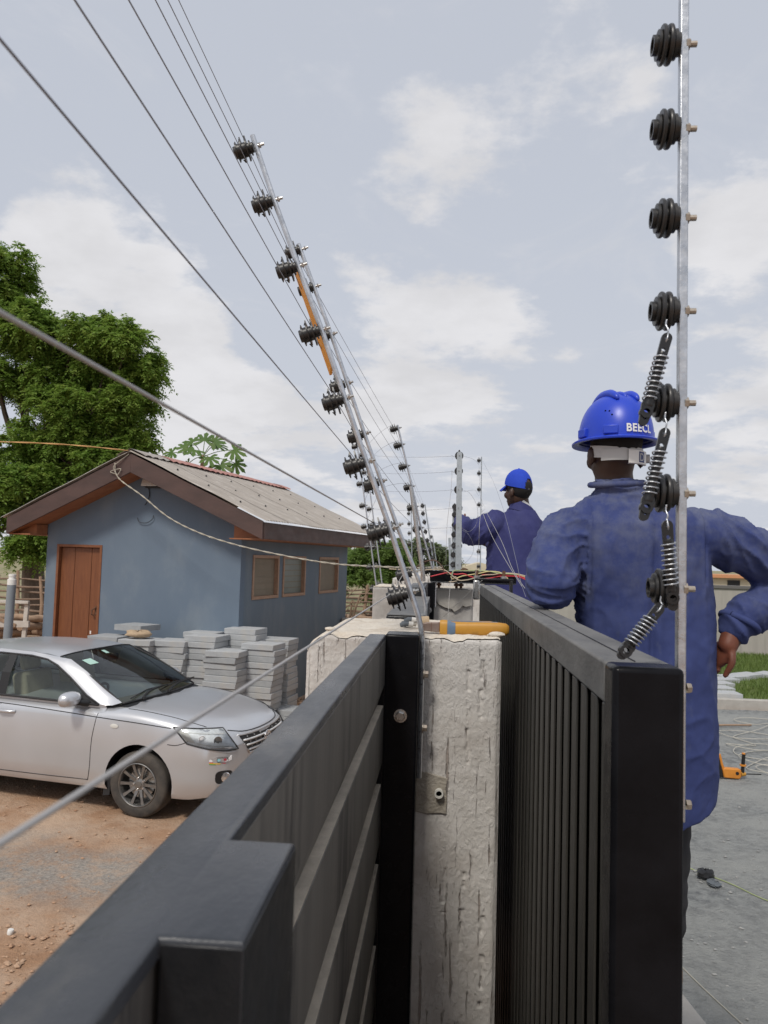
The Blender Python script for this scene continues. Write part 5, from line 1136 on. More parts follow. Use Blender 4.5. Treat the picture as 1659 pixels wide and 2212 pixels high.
# wheels
def wheel(cx_, cy_, s):
    """s = -1 right side"""
    ax = CLt*s; c = CP(cx_, cy_, .308)
    w_ = thing('wheel', None, None); w_.parent = car; bpy.data.objects.remove(w_)
    ty = MB().lathe([(.205,-.095),(.225,-.10),(.285,-.098),(.303,-.085),(.309,-.06),(.311,0),(.309,.06),(.303,.085),(.285,.100),(.225,.102),(.208,.096),(.200,.085)], c, ax, 48).build('wheel', 'tyre', car, smooth=50)
    MB().lathe([(.207,.088),(.205,.100),(.199,.103),(.193,.097),(.188,.07),(.185,-.06),(.0,-.06)], c, ax, 40).build('rim', 'alloy', ty, smooth=40)
    MB().lathe([(.0,.02),(.14,.02),(.14,.012),(0,.012)], c, ax, 24).build('brake_disc', 'steel', ty)
    sp_ = MB(); u0 = ZZ; v0 = ax.cross(ZZ)
    for k in range(10):
        a = 2*math.pi*(k+.5)/10; d = u0*math.cos(a)+v0*math.sin(a); t_ = ax.cross(d)
        P = [(.045,.017,.062),(.12,.011,.078),(.196,.0165,.088)]
        ring = []
        for r_, hw, dp in P: ring += [c+d*r_+t_*hw+ax*dp, c+d*r_-t_*hw+ax*dp, c+d*r_-t_*hw*.7+ax*(dp-.03), c+d*r_+t_*hw*.7+ax*(dp-.03)]
        sp_.add(ring, [(i*4+j, i*4+(j+1) % 4, (i+1)*4+(j+1) % 4, (i+1)*4+j) for i in range(2) for j in range(4)]+[(8,9,10,11),(3,2,1,0)])
    sp_.build('spokes', 'alloy', ty)
    MB().lathe([(.055,.02),(.052,.066),(.03,.072),(.028,.078),(0,.080)], c, ax, 20).build('hub_cap', 'alloy', ty, smooth=40)
    for k in range(5):
        a = 2*math.pi*k/5+.3; q = c+(u0*math.cos(a)+v0*math.sin(a))*.056+ax*.064; MB().lathe([(.009,0),(.009,.012),(0,.012)], q, ax, 6).build('wheel_nut', 'chrome', ty)
for cx_, cy_, s in ((0,-.74,-1),(0,.74,1),(-2.6,-.74,-1),(-2.6,.74,1)): wheel(cx_, cy_, s)
MB().box(0,0,0,0,0,0)
fl = MB(); fl.prism([CP(-.37,-.80,.36), CP(-.40,-.80,.16), CP(-.33,-.79,.17), CP(-.325,-.79,.33)], (0,0,0), CLt*.22); fl.build('mud_flap', 'rubber_trim', car)
# underside
MB().prism([CP(-3.3,-.72,.24), CP(.7,-.72,.24), CP(.7,.72,.24), CP(-3.3,.72,.24)], ZZ*-.04, ZZ*0).build('underbody', 'car_dark', car)
# greenhouse ----------------------------------------------------------
TOPX = [(-1.10,1.462),(-1.25,1.488),(-1.5,1.503),(-1.8,1.508),(-2.1,1.498),(-2.4,1.470),(-2.62,1.435)]
rows = []
for x, z in TOPX:
    row = []
    for u in np.linspace(-1, 1, 17):
        yy = .605*u; row.append(CP(x+(.07*(1-u*u) if x > -1.2 else (-.05*(1-u*u) if x < -2.5 else 0)), yy, z-.045*abs(u)**3.2))
    rows.append(row)
MB().grid(rows).build('roof', 'car_silver', car, smooth=60)
def strip(name, A, Bp, mat_, parent=car, smooth=60):
    return MB().grid([A, Bp] if not isinstance(A[0][0], (list, tuple)) else A).build(name, mat_, parent, smooth=smooth)
for s in (-1, 1):
    # roof rail / A-pillar / C-pillar ring round the side glass
    out_p = [(-.36,.775,1.015),(-.56,.745,1.115),(-.80,.700,1.265),(-1.0,.662,1.370),(-1.16,.635,1.425),(-1.4,.622,1.455),(-1.8,.617,1.466),(-2.2,.620,1.452),(-2.5,.630,1.415),(-2.8,.66,1.30),(-3.1,.70,1.14),(-3.28,.735,1.045)]
    top_p = [(-.30,.70,1.035),(-.52,.672,1.150),(-.76,.640,1.300),(-.97,.615,1.405),(-1.10,.605,1.417),(-1.4,.605,1.457),(-1.8,.605,1.463),(-2.2,.605,1.448),(-2.6,.605,1.395),(-2.85,.62,1.29),(-3.1,.65,1.16),(-3.3,.70,1.06)]
    inn_p = [(-.50,.782,1.012),(-.66,.762,1.088),(-.90,.716,1.245),(-1.08,.680,1.345),(-1.22,.655,1.392),(-1.42,.640,1.417),(-1.8,.633,1.426),(-2.2,.636,1.412),(-2.42,.648,1.372),(-2.6,.70,1.25),(-2.72,.745,1.12),(-2.78,.775,1.03)]
    A = [CP(x, y*s, z) for x, y, z in top_p]; B_ = [CP(x, y*s, z) for x, y, z in out_p]; C_ = [CP(x, y*s, z) for x, y, z in inn_p]
    MB().grid([A, B_, C_]).build('pillar', 'car_silver', car, smooth=60)
    # black window surround, then glass
    ins_ = [Vector(p)+(CP(-1.5,.70*s,1.2)-Vector(p))*.045 for p in C_]
    base_l = [CP(x, (.793 if x > -2.7 else .785)*s, 1.012+(.035*(-x-.5)/2.2)) for x in (-.50,-.9,-1.3,-1.7,-2.1,-2.5,-2.78)]
    MB().tube(C_, .011, 6).build('window_trim', 'rubber_trim', car, smooth=180)
    MB().tube(base_l, .012, 6).build('belt_trim', 'rubber_trim', car, smooth=180)
    def zl(x): return 1.012+(.035*(-x-.5)/2.2)
    cx_ = [p[0] for p in inn_p]; cy_ = [p[1] for p in inn_p]; cz_ = [p[2] for p in inn_p]
    def glass(x0, x1, nm):
        G = [[], [], []]
        for x in np.linspace(x0, x1, 14):
            zt_ = float(np.interp(-x, [-q for q in cx_], cz_)); yt = float(np.interp(-x, [-q for q in cx_], cy_))
            G[0].append(CP(x, .790*s, zl(x))); G[1].append(CP(x, (.790*.45+yt*.55)*s+.012*s, zl(x)*.45+zt_*.55)); G[2].append(CP(x, yt*s, zt_))
        return MB().grid(G).build(nm, 'car_glass', car, smooth=180)
    glass(-.72, -1.60, 'side_window'); glass(-1.68, -2.70, 'side_window')
    MB().grid([[CP(-.50,.786*s,1.014), CP(-.72,.794*s,1.02)], [CP(-.60,.772*s,1.062), CP(-.72,.75*s,1.128)]]).build('sail_panel', 'car_dark', car)
    MB().grid([[CP(-.70,.795*s,1.02), CP(-.735,.795*s,1.02)], [CP(-.70,.757*s,1.118), CP(-.735,.748*s,1.14)]]).build('sail_bar', 'rubber_trim', car)
    MB().grid([[CP(-1.585,.797*s,1.03), CP(-1.70,.797*s,1.03)], [CP(-1.585,.742*s,1.25), CP(-1.69,.742*s,1.25)], [CP(-1.60,.642*s,1.424), CP(-1.685,.642*s,1.424)]]).build('door_pillar', 'car_dark', car)
    # shoulder between body top and window base
    G = []
    for x in np.linspace(-.42, -3.1, 20):
        sct = section(x); G.append([CP(x, sct[9][0]*s, sct[9][1]), CP(x, sct[10][0]*s*.995+.012*s, sct[10][1]+.004), CP(x, .785*s, zl(x)+.004)])
    MB().grid(G).build('shoulder', 'car_silver', car, smooth=60)
# windscreen and rear screen
def screen(bot, top, bow, nm, bb=.02):
    G = []
    for v in np.linspace(0, 1, 9):
        row = []
        for u in np.linspace(-1, 1, 17):
            b_ = (bot[0]-bow[0]*u*u, bot[1]*u, bot[2]-.012*u*u); t_ = (top[0]-bow[1]*u*u, top[1]*u, top[2]-.035*abs(u)**3)
            x, y, z = [b_[i]*(1-v)+t_[i]*v for i in range(3)]; z += bb*math.sin(math.pi*v); row.append(CP(x, y, z))
        G.append(row)
    return MB().grid(G).build(nm, 'car_glass', car, smooth=180), G
ws, WG = screen((-.20,.695,1.035), (-1.035,.605,1.458), (.10,.07), 'windscreen', .03)
MB().tube(WG[0], .012, 6).build('cowl_trim', 'rubber_trim', car, smooth=180); MB().tube(WG[-1], .008, 6).build('screen_trim', 'rubber_trim', car, smooth=180)
MB().tube([r_[0] for r_ in WG], .009, 6).build('screen_trim', 'rubber_trim', car, smooth=180); MB().tube([r_[-1] for r_ in WG], .009, 6).build('screen_trim', 'rubber_trim', car, smooth=180)
screen((-3.26,.66,1.06), (-2.66,.59,1.425), (-.06,-.03), 'rear_window', .02)
# cowl panel between bonnet and windscreen
G = [[CP(-.10-.13*u*u, .70*u, 1.022-.025*u*u) for u in np.linspace(-1,1,13)], [CP(-.215-.10*u*u, .715*u, 1.032-.02*u*u) for u in np.linspace(-1,1,13)]]
MB().grid(G).build('cowl', 'car_dark', car, smooth=60)
# wipers
for y0, y1, x1, nm in ((-.55,.02,-.30,'wiper'), (-.02,.58,-.27,'wiper')):
    P = [CP(-.20,y0*.9,1.055), CP(-.27,(y0*.5+y1*.5),1.085), CP(x1,y1,1.092)]
    wp = MB().tube(catmull(P, 5), .011, 6).build(nm, 'car_dark', car, smooth=180)
    MB().tube([CP(-.27,y0-.05,1.062), CP(-.30,(y0+y1)/2,1.096), CP(-.29,y1+.1,1.094)], .007, 5).build('blade', 'rubber_trim', wp, smooth=180)
    MB().lathe([(.022,0),(.018,.022),(0,.025)], CP(-.185,y0*.9,1.045), ZZ, 12).build('pivot', 'car_dark', wp, smooth=60)
# interior: dashboard, seats, steering wheel, rear seat
G = []
for x, z in ((-.22,1.0),(-.38,1.035),(-.62,1.0),(-.72,.93),(-.70,.70)): G.append([CP(x-.05*u*u, .70*u, z) for u in np.linspace(-1,1,9)])
MB().grid(G).build('dashboard', 'seat_beige', car, smooth=60)
def rbox(c, sx, sy, sz, tilt, nm, mat_):
    ca, sa = math.cos(tilt), math.sin(tilt)
    return MB().obox(CP(*c), (CH*ca+ZZ*sa)*sx, CLt*sy, (ZZ*ca-CH*sa)*sz).build(nm, mat_, car, bevel=.05, seg=4)
for y in (-.36, .36):
    rbox((-1.32,y,.60), .26,.24,.09, .08, 'seat', 'seat_beige'); rbox((-1.58,y,.93), .08,.235,.30, .22, 'seat_back', 'seat_beige'); rbox((-1.67,y,1.31), .05,.13,.085, .2, 'head_rest', 'seat_beige')
rbox((-2.45,0,.60), .25,.62,.10, .05, 'rear_seat', 'seat_beige'); rbox((-2.75,0,.92), .09,.62,.30, .3, 'rear_seat_back', 'seat_beige')
MB().prism([CP(-2.6,-.7,.3), CP(-.6,-.7,.3), CP(-.6,.7,.3), CP(-2.6,.7,.3)], ZZ*0, ZZ*.03).build('floor', 'car_dark', car)
swn = (CH*-.85+ZZ*.53).normalized(); swu = CLt; swv = swn.cross(swu); swc = CP(-.86,-.36,.98)
MB().tube([swc+(swu*math.cos(q)+swv*math.sin(q))*.185 for q in np.linspace(0, 2*math.pi, 33)], .014, 8, False).build('steering_wheel', 'car_dark', car, smooth=180)
MB().bar(swc-swu*.18, swc+swu*.18, .05, .02, swn).build('wheel_spoke', 'car_dark', car)
mrr = MB(); mrr.obox(CP(-.93,0,1.36), CH*.02, CLt*.12, ZZ*.035); mrr.build('rear_view_mirror', 'car_dark', car, bevel=.015)
def onscreen(u, v, off=.004):
    i = v*(len(WG)-1); j = (u+1)/2*(len(WG[0])-1); i0, j0 = int(min(i, len(WG)-2)), int(min(j, len(WG[0])-2)); a, b_ = i-i0, j-j0
    p = (WG[i0][j0]*(1-a)*(1-b_)+WG[i0+1][j0]*a*(1-b_)+WG[i0][j0+1]*(1-a)*b_+WG[i0+1][j0+1]*a*b_); nrm = (WG[i0][j0+1]-WG[i0][j0]).cross(WG[i0+1][j0]-WG[i0][j0]).normalized()
    if nrm.z < 0: nrm = -nrm
    return p+nrm*off
MB().grid([[onscreen(-.78,.70), onscreen(-.60,.70)], [onscreen(-.80,.82), onscreen(-.62,.82)]]).build('window_sticker', 'sticker_green', car)
MB().grid([[onscreen(-.17,.86), onscreen(-.08,.86)], [onscreen(-.17,.94), onscreen(-.08,.94)]]).build('window_sticker', 'sticker_green', car)
# panel gaps, handle, mirror, lamps ------------------------------------
RIGHT = CLt*1.0      # ray direction towards the car from its right side
def seam(pts, dirv, r_=.0035, nm='panel_gap', m_='car_dark'):
    P = catmull([onbody(CP(*p), dirv, 0.0) for p in pts], 4); P = [onbody(p, dirv, 0.0005) for p in P]
    return MB().tube(P, r_, 5).build(nm, m_, car, smooth=180)
for s in (-1, 1):
    D = CLt*(-s)
    seam([(-.47,.84*s,1.0),(-.49,.84*s,.90),(-.52,.84*s,.70),(-.53,.84*s,.45),(-.55,.84*s,.30)], D)
    seam([(-1.62,.84*s,1.0),(-1.63,.84*s,.70),(-1.63,.84*s,.33)], D)
    seam([(-.55,.84*s,.305),(-1.1,.84*s,.30),(-1.63,.84*s,.30)], D)
    seam([(-2.3,.84*s,.955),(-1.61,.84*s,.952),(-1.0,.84*s,.930),(-.496,.84*s,.905),(-.05,.84*s,.885),(.32,.82*s,.862)], D, .0045, 'side_moulding')
    seam([(.30,.84*s,.715),(.38,.84*s,.712),(.46,.83*s,.735),(.50,.82*s,.755)], D)
    DV = -ZZ
    seam([(-.20,.73*s,1.1),(0,.725*s,1.1),(.2,.715*s,1.1),(.45,.69*s,1.1),(.60,.655*s,1.1)], DV, .0045, 'bonnet_gap')
    ip = [onbody(CP(-.28+.045*math.cos(q), -.84*-s*1, .838+.022*math.sin(q)), D, .006) for q in np.linspace(0, 2*math.pi, 13)[:-1]]
    MB().add(ip+[onbody(CP(-.28,.84*s,.838), D, .014)], [(i, (i+1) % 12, 12) for i in range(12)]).build('side_indicator', 'lamp_grey', car, smooth=60)
    hp = onbody(CP(-1.53,.84*s,.885), D, .0)
    MB().tube([hp+CH*.10, hp+CH*.07-D*.028, hp-CH*.05-D*.03, hp-CH*.10], [.016,.018,.018,.014], 8).build('door_handle', 'car_silver', car, smooth=60)
    # mirror
    mr = MB(); G = []
    for i in range(9):
        ph = math.pi*i/8; G.append([CP(-.74+.095*math.cos(q)*math.sin(ph)**.6*(1 if math.cos(q) > 0 else .55), (.93-.125*math.cos(ph))*s, 1.072+.073*math.copysign(abs(math.sin(q))**.75, math.sin(q))*math.sin(ph)**.5) for q in np.linspace(0, 2*math.pi, 21)])
    mr.grid(G); mo = mr.build('mirror', 'car_silver', car, smooth=80)
    MB().tube([CP(-.62,.785*s,1.02), CP(-.66,.84*s,1.03), CP(-.70,.88*s,1.04)], [.035,.03,.03], 8).build('mirror_arm', 'car_dark', mo, smooth=60)
    # headlight: reflector bowl behind a clear cover
    A_, B_, C_, D_ = (.36,.84,.875), (.775,.615,.848), (.885,.54,.668), (.50,.83,.735)
    nd = (CH*.62+CLt*s*.78).normalized()
    def hl(u, v, off):
        a = [A_[i]*(1-u)+B_[i]*u for i in range(3)]; c = [D_[i]*(1-u)+C_[i]*u for i in range(3)]
        x, y, z = [a[i]*(1-v)+c[i]*v for i in range(3)]
        z -= .018*math.sin(math.pi*u)*v
        return onbody(CP(x, y*s, z), -nd, off)
    U_ = np.linspace(0,1,15); V_ = np.linspace(0,1,7)
    hlo = MB().grid([[hl(u, v, .003) for u in U_] for v in V_]).build('headlight', 'reflector', car, smooth=60)
    MB().grid([[hl(u, v, .016-.012*(max(abs(u-.5), abs(v-.5))*2)**4) for u in U_] for v in V_]).build('lens', 'lamp_glass', hlo, smooth=180)
    edge = [hl(u, 0, .005) for u in U_]+[hl(1, v, .005) for v in V_[1:]]+[hl(u, 1, .005) for u in U_[::-1][1:]]+[hl(0, v, .005) for v in V_[::-1][1:]]
    MB().tube(edge, .007, 5, False).build('seal', 'rubber_trim', hlo, smooth=180)
    for u, v, r_ in ((.70,.52,.040),(.40,.50,.034)):
        q = hl(u, v, .006); MB().lathe([(r_,.0),(r_*.95,.006),(r_*.6,.002),(r_*.55,.008),(0,.011)], q, nd, 20).build('bulb_ring', 'alloy' if u > .5 else 'reflector', hlo, smooth=50)
    MB().grid([[hl(u, v, .0065) for u in (.03,.12,.2)] for v in (.2,.5,.8)]).build('marker_lens', 'lamp_grey', hlo, smooth=60)
    for v in (.22, .8): MB().tube([hl(u, v, .008) for u in (.22,.45,.62,.8,.93)], .003, 4).build('reflector_rib', 'lamp_grey', hlo)
    # fog lamp
    fd = (CH*.80+CLt*s*.6).normalized()
    def fg(du, dz, off=.004): return onbody(CP(.79-.05*du, (.655+.075*du)*s, .425+dz), -fd, off)
    ring = [fg(.95*math.copysign(abs(math.cos(q))**.6, math.cos(q)), .062*math.copysign(abs(math.sin(q))**.6, math.sin(q)), .004) for q in np.linspace(0, 2*math.pi, 25)[:-1]]
    fo_ = MB().add(ring+[fg(0,0,.006)], [(i, (i+1) % 24, 24) for i in range(24)]).build('fog_lamp', 'car_dark', car, smooth=60)
    MB().lathe([(.044,.004),(.046,.012),(.038,.014),(.034,.006),(0,.010)], fg(-.1,0,.0), fd, 20).build('lens', 'chrome', fo_, smooth=50)
    G = [[onbody(CP(x, y*s, z), -fd, .018 if z > .35 else .002) for x, y, z in ((.76,.72,z0),(.82,.62,z0),(.87,.52,z0),(.90,.40,z0-.005))] for z0 in (.368,.352,.325)]
    MB().grid(G).build('bumper_lip', 'car_silver', car, smooth=60)
# bumper crease under the headlights
for s in (-1, 1):
    seam([(.52,.82*s,.735),(.66,.78*s,.695),(.80,.66*s,.655),(.875,.55*s,.645)], -(CH*.6+CLt*s*.8), .006, 'bumper_crease', 'car_silver')
# bonnet front edge, grille, emblem, plate
FD = CH
def fr(y, z, off): return onbody(CP(1.2, y, z), -CH, off)
seam([(1.2,-.54,.825),(1.2,-.40,.797),(1.2,-.2,.785),(1.2,0,.781),(1.2,.2,.785),(1.2,.40,.797),(1.2,.54,.825)], -CH, .006, 'bonnet_gap')
gw = lambda z: .36+(z-.575)*.75
Zs = np.linspace(.585,.765,7); Us = np.linspace(-1,1,21)
gr = MB().grid([[fr(u*gw(z), z-.012*u*u*-1, .004) for u in Us] for z in Zs]).build('grille', 'car_dark', car, smooth=60)
for z in (.615,.665,.715):
    MB().tube([fr(u*gw(z)*.99, z+.012*u*u, .014) for u in Us], .0105, 6).build('bar', 'reflector', gr, smooth=180)
for u in (-.8,-.55,-.3,.3,.55,.8):
    for z in (.64,.69,.742): MB().lathe([(.006,0),(.006,.01),(0,.012)], fr(u*gw(z), z+.012*u*u, .006), CH, 6).build('stud', 'chrome', gr)
e_ = [fr(u*gw(.767), .767+.012*u*u, .008) for u in Us]; f_ = [fr(u*gw(.582), .582+.012*u*u, .008) for u in Us]
MB().tube(e_, .012, 6).build('surround', 'car_silver', gr, smooth=180); MB().tube(f_, .010, 6).build('surround', 'car_silver', gr, smooth=180)
for s in (0, -1): MB().tube([e_[s], f_[s]], .010, 6).build('surround', 'car_silver', gr, smooth=180)
em = fr(0, .690, .022); ey, ez = CLt, ZZ
def ell(a, b_, c, r_): return MB().tube([c+ey*a*math.cos(q)+ez*b_*math.sin(q) for q in np.linspace(0, 2*math.pi, 29)], r_, 6, False)
emo = ell(.064,.044, em, .0075).build('emblem', 'chrome', gr, smooth=180)
ell(.020,.040, em, .006).build('emblem_oval', 'chrome', gr, smooth=180); ell(.042,.015, em+ez*.020, .006).build('emblem_oval', 'chrome', gr, smooth=180)
MB().grid([[fr(y, z, .012) for y in np.linspace(-.20,.20,5)] for z in (.42,.53)]).build('number_plate', 'sticker_white', car)
# bumper sticker with tricolour edge and small red trefoil mark
sdv = -(CH*.8+CLt*-1*.6).normalized()
def stp(a, c, off): return onbody(CP(.76+.10*a, -.70+.17*a, .585+c), sdv, off)
def spatch(pts, nm, m_, off): return MB().add([stp(a, c, off) for a, c in pts], [tuple(range(len(pts)))]).build(nm, m_, car)
spatch([(-.45,-.012),(-.45,.008),(-.1,.034),(.62,.038),(.62,-.004),(.30,-.026)], 'bumper_sticker', 'sticker_white', .005)
spatch([(-.45,-.020),(-.45,-.012),(.30,-.026),(.26,-.032)], 'sticker_stripe', 'red_print', .0056)
spatch([(-.45,-.028),(-.45,-.020),(.05,-.028),(.02,-.036)], 'sticker_stripe', 'gold_print', .0056)
spatch([(-.45,-.036),(-.45,-.028),(-.15,-.034),(-.18,-.040)], 'sticker_stripe', 'green_print', .0056)
MB().tube([stp(.14+.26*math.copysign(abs(math.cos(q))**.5, math.cos(q)), .004+.023*math.copysign(abs(math.sin(q))**.5, math.sin(q)), .006) for q in np.linspace(0, 2*math.pi, 21)], .002, 4, False).build('sticker_ring', 'car_dark', car)
spatch([(-.04+.09*math.cos(q), .003+.013*math.sin(q)) for q in np.linspace(0, 2*math.pi, 9)[:-1]], 'sticker_dot', 'teal_print', .0065)
for dx, dz, w_, h_ in ((.26,.010,.025,.011),(.215,.005,.03,.007),(.305,.005,.03,.007)): spatch([(dx+w_*math.cos(q), dz+h_*math.sin(q)) for q in np.linspace(0, 2*math.pi, 9)[:-1]], 'sticker_leaf', 'red_print', .0065)
spatch([(.19,-.010),(.19,-.006),(.33,-.006),(.33,-.010)], 'sticker_line', 'red_print', .0065)
# ================================================================== PEOPLE
def ring_loft(b, secs, n=28, pw=2.3, yaw_=0.):
    """closed loft of superellipse rings (cx, cy, z, rx, ry)"""
    V = []; cy_, sy_ = math.cos(yaw_), math.sin(yaw_)
    for cx, cy, z, rx, ry in secs:
        for k in range(n):
            a = 2*math.pi*k/n; ca, sa = math.cos(a), math.sin(a); x = rx*math.copysign(abs(ca)**(2/pw), ca); y = ry*math.copysign(abs(sa)**(2/pw), sa)
            V.append((cx+x*cy_-y*sy_, cy+x*sy_+y*cy_, z))
    m_ = len(secs)
    b.add(V, [(i*n+k, i*n+(k+1) % n, (i+1)*n+(k+1) % n, (i+1)*n+k) for i in range(m_-1) for k in range(n)]+[tuple(range(n-1,-1,-1)), tuple((m_-1)*n+k for k in range(n))])
def ball(b, c, rx, ry, rz_, rot=None, n=16, m_=11):
    V = []; c = Vector(c)
    for i in range(m_):
        ph = math.pi*i/(m_-1)
        for k in range(n):
            a = 2*math.pi*k/n; p = Vector((rx*math.sin(ph)*math.cos(a), ry*math.sin(ph)*math.sin(a), rz_*math.cos(ph))); V.append(c+(rot @ p if rot else p))
    b.add(V, [(i*n+k, i*n+(k+1) % n, (i+1)*n+(k+1) % n, (i+1)*n+k) for i in range(m_-1) for k in range(n)])
def limb(b, pts, rad, n=14, sub=5):
    P = catmull(pts, sub); t_ = np.linspace(0, len(rad)-1, len(P)); r_ = np.interp(t_, range(len(rad)), rad)
    b.tube(P, list(r_), n)
    ball(b, P[0], rad[0], rad[0], rad[0]); ball(b, P[-1], rad[-1], rad[-1], rad[-1])
def fuse(name, b, mat_, parent, voxel, smooth_it=4, disp=None):
    """one continuous skin from overlapping closed shapes"""
    o = b.build(name, mat_, None); rm = o.modifiers.new('remesh', 'REMESH'); rm.mode = 'VOXEL'; rm.voxel_size = voxel
    sm = o.modifiers.new('smooth', 'SMOOTH'); sm.factor = .5; sm.iterations = smooth_it
    bpy.context.view_layer.update(); me = bpy.data.meshes.new_from_object(o.evaluated_get(bpy.context.evaluated_depsgraph_get()))
    bpy.data.objects.remove(o); L_ = root_loc(parent)
    if disp:
        nv = len(me.vertices); co = np.empty(nv*3); no = np.empty(nv*3); me.vertices.foreach_get('co', co); me.vertices.foreach_get('normal', no); co = co.reshape(-1,3); no = no.reshape(-1,3)
        d = np.array([disp(Vector(p)) for p in co]); co = co+no*d[:,None]; me.vertices.foreach_set('co', co.reshape(-1))
    me.transform(Matrix.Translation(-Vector(L_))); me.update(); me.shade_smooth()
    me.materials.clear(); me.materials.append(MAT[mat_])
    return link(name, me, mat_, parent)
def head_shapes(b, c, f, sc=1.):
    """skull, jaw, nose, brow, lips and ears; c = skull centre, f = unit facing direction"""
    f = Vector(f).normalized(); r_ = Vector((f.y, -f.x, 0)); rot = Matrix((r_, f, ZZ)).transposed(); c = Vector(c)
    P = lambda x, y, z: c+(r_*x+f*y+ZZ*z)*sc
    ball(b, P(0,-.012,.03), .078*sc, .098*sc, .098*sc, rot); ball(b, P(0,.012,-.03), .068*sc, .082*sc, .090*sc, rot); ball(b, P(0,.045,-.085), .045*sc, .045*sc, .040*sc, rot)
    b.tube([P(0,.088,.005), P(0,.112,-.030), P(0,.098,-.045)], [.009*sc,.017*sc,.012*sc], 8); b.tube([P(-.04,.078,.018), P(0,.092,.02), P(.04,.078,.018)], .011*sc, 8)
    b.tube([P(-.024,.082,-.072), P(0,.094,-.070), P(.024,.082,-.072)], .010*sc, 8)
    for s in (-1, 1): ball(b, P(s*.085,-.012,-.022), .012*sc, .020*sc, .034*sc, rot); ball(b, P(s*.045,.07,-.03), .022*sc, .02*sc, .025*sc, rot)
    return P
def eyes(P, parent):
    for s in (-1, 1):
        b = MB(); ball(b, P(s*.031,.083,.0), .010, .010, .010); b.build('eye', 'white_cloth', parent, smooth=180)
def hand_shapes(b, wrist, palm_dir, finger_dir, thumb_side, sc=1., curl=.5):
    w_ = Vector(wrist); d = Vector(palm_dir).normalized(); t_ = Vector(thumb_side); t_ = (t_-d*t_.dot(d)).normalized(); n_ = d.cross(t_); fd = Vector(finger_dir).normalized()
    rot = Matrix((t_, n_, d)).transposed(); pc = w_+d*.045*sc
    ball(b, pc, .041*sc, .018*sc, .052*sc, rot)
    for i, (o_, L_) in enumerate(((.030,.070),(.010,.078),(-.010,.072),(-.029,.056))):
        s0 = pc+t_*o_*sc+d*.038*sc; m1 = s0+(d*.6+fd*.4).normalized()*L_*.42*sc; m2 = m1+(d*(1-curl)+fd*curl).normalized()*L_*.34*sc; e = m2+fd*L_*.28*sc
        b.tube(catmull([s0, m1, m2, e], 4), list(np.linspace(.0095, .0072, 13)*sc), 8); ball(b, e, .0075*sc, .0075*sc, .0075*sc)
    s0 = w_+t_*.030*sc+d*.015*sc; b.tube(catmull([s0, s0+(t_*.75+d*.7)*.032*sc, s0+(t_*.6+d*1.25)*.052*sc], 4), list(np.linspace(.014,.009,9)*sc), 8); ball(b, s0+(t_*.6+d*1.25)*.053*sc, .009*sc, .009*sc, .009*sc)

# ---------------------------------------------------------------- man in the helmet
m1 = thing('person', 'person in dusty blue overall coat and blue helmet leaning on the gate', 'person', (.64, 2.57, 1.26))
F1 = Vector((-.21,.978,0)).normalized(); R1 = Vector((F1.y,-F1.x,0)); HC1 = Vector((.553,2.545,2.875))
b = MB(); P1 = head_shapes(b, HC1, F1, 1.0)
limb(b, [(.575,2.565,2.62),(.565,2.56,2.72),(.555,2.548,2.80)], [.068,.062,.058])
ring_loft(b, [(.655,2.58,1.95,.16,.11),(.65,2.58,2.2,.16,.11),(.62,2.57,2.5,.17,.11),(.60,2.565,2.62,.14,.09),(.59,2.56,2.68,.08,.07)])
limb(b, [(.42,2.56,2.62),(.35,2.46,2.46),(.385,2.66,2.455),(.41,2.86,2.43)], [.045,.042,.04,.028])
limb(b, [(.81,2.56,2.62),(1.10,2.60,2.48),(.965,2.555,2.345),(.912,2.535,2.265)], [.045,.042,.038,.031])
fuse('body', b, 'skin_dark', m1, .0075, 3)
eyes(P1, m1)
hb = MB(); limb(hb, [(.935,2.545,2.318),(.910,2.533,2.262)], [.034,.031]); hand_shapes(hb, (.912,2.533,2.268), (-.40,.42,-.82), (-.25,1,-.15), (.25,-.75,-.55), 1.0, .8)
fuse('hand', hb, 'skin_hand', m1, .005, 2)
hb = MB(); hand_shapes(hb, (.405,2.84,2.435), (.15,1,-.12), (.1,.9,-.45), (.9,0,.4), 1.0, .5); fuse('hand', hb, 'skin_hand', m1, .005, 2)
# hair at the nape
b = MB(); rot1 = Matrix((R1, F1, ZZ)).transposed(); ball(b, HC1+F1*-.014+ZZ*.030, .0795, .0995, .088, rot1); b.build('hair', 'hair_black', m1, smooth=180)
# coat
b = MB()
ring_loft(b, [(.660,2.585,1.690,.218,.160),(.660,2.585,1.80,.220,.162),(.662,2.58,1.95,.217,.158),(.666,2.58,2.10,.214,.150),(.668,2.575,2.25,.215,.142),(.655,2.57,2.38,.217,.142),(.632,2.565,2.50,.228,.145),(.615,2.56,2.58,.238,.142),(.606,2.555,2.635,.238,.130),(.602,2.553,2.67,.215,.112),(.596,2.55,2.70,.165,.098),(.585,2.55,2.727,.115,.085),(.575,2.55,2.745,.082,.076)], 40, 2.35, -.05)
limb(b, [(.425,2.56,2.615),(.385,2.53,2.57),(.352,2.475,2.50),(.338,2.435,2.447),(.35,2.50,2.435),(.378,2.66,2.45),(.395,2.76,2.44)], [.083,.083,.083,.081,.075,.066,.058], 18)
limb(b, [(.81,2.555,2.612),(.92,2.57,2.588),(1.03,2.585,2.540),(1.115,2.60,2.475),(1.07,2.588,2.405),(.985,2.56,2.355),(.950,2.549,2.332)], [.088,.090,.090,.088,.084,.068,.061], 18)
ring_loft(b, [(.572,2.548,2.72,.088,.082),(.566,2.546,2.752,.081,.078),(.560,2.543,2.778,.077,.076)], 28, 2.1)
def crease(x, y, z): return (1-abs(noise.noise(Vector((x, y, z)))))**5
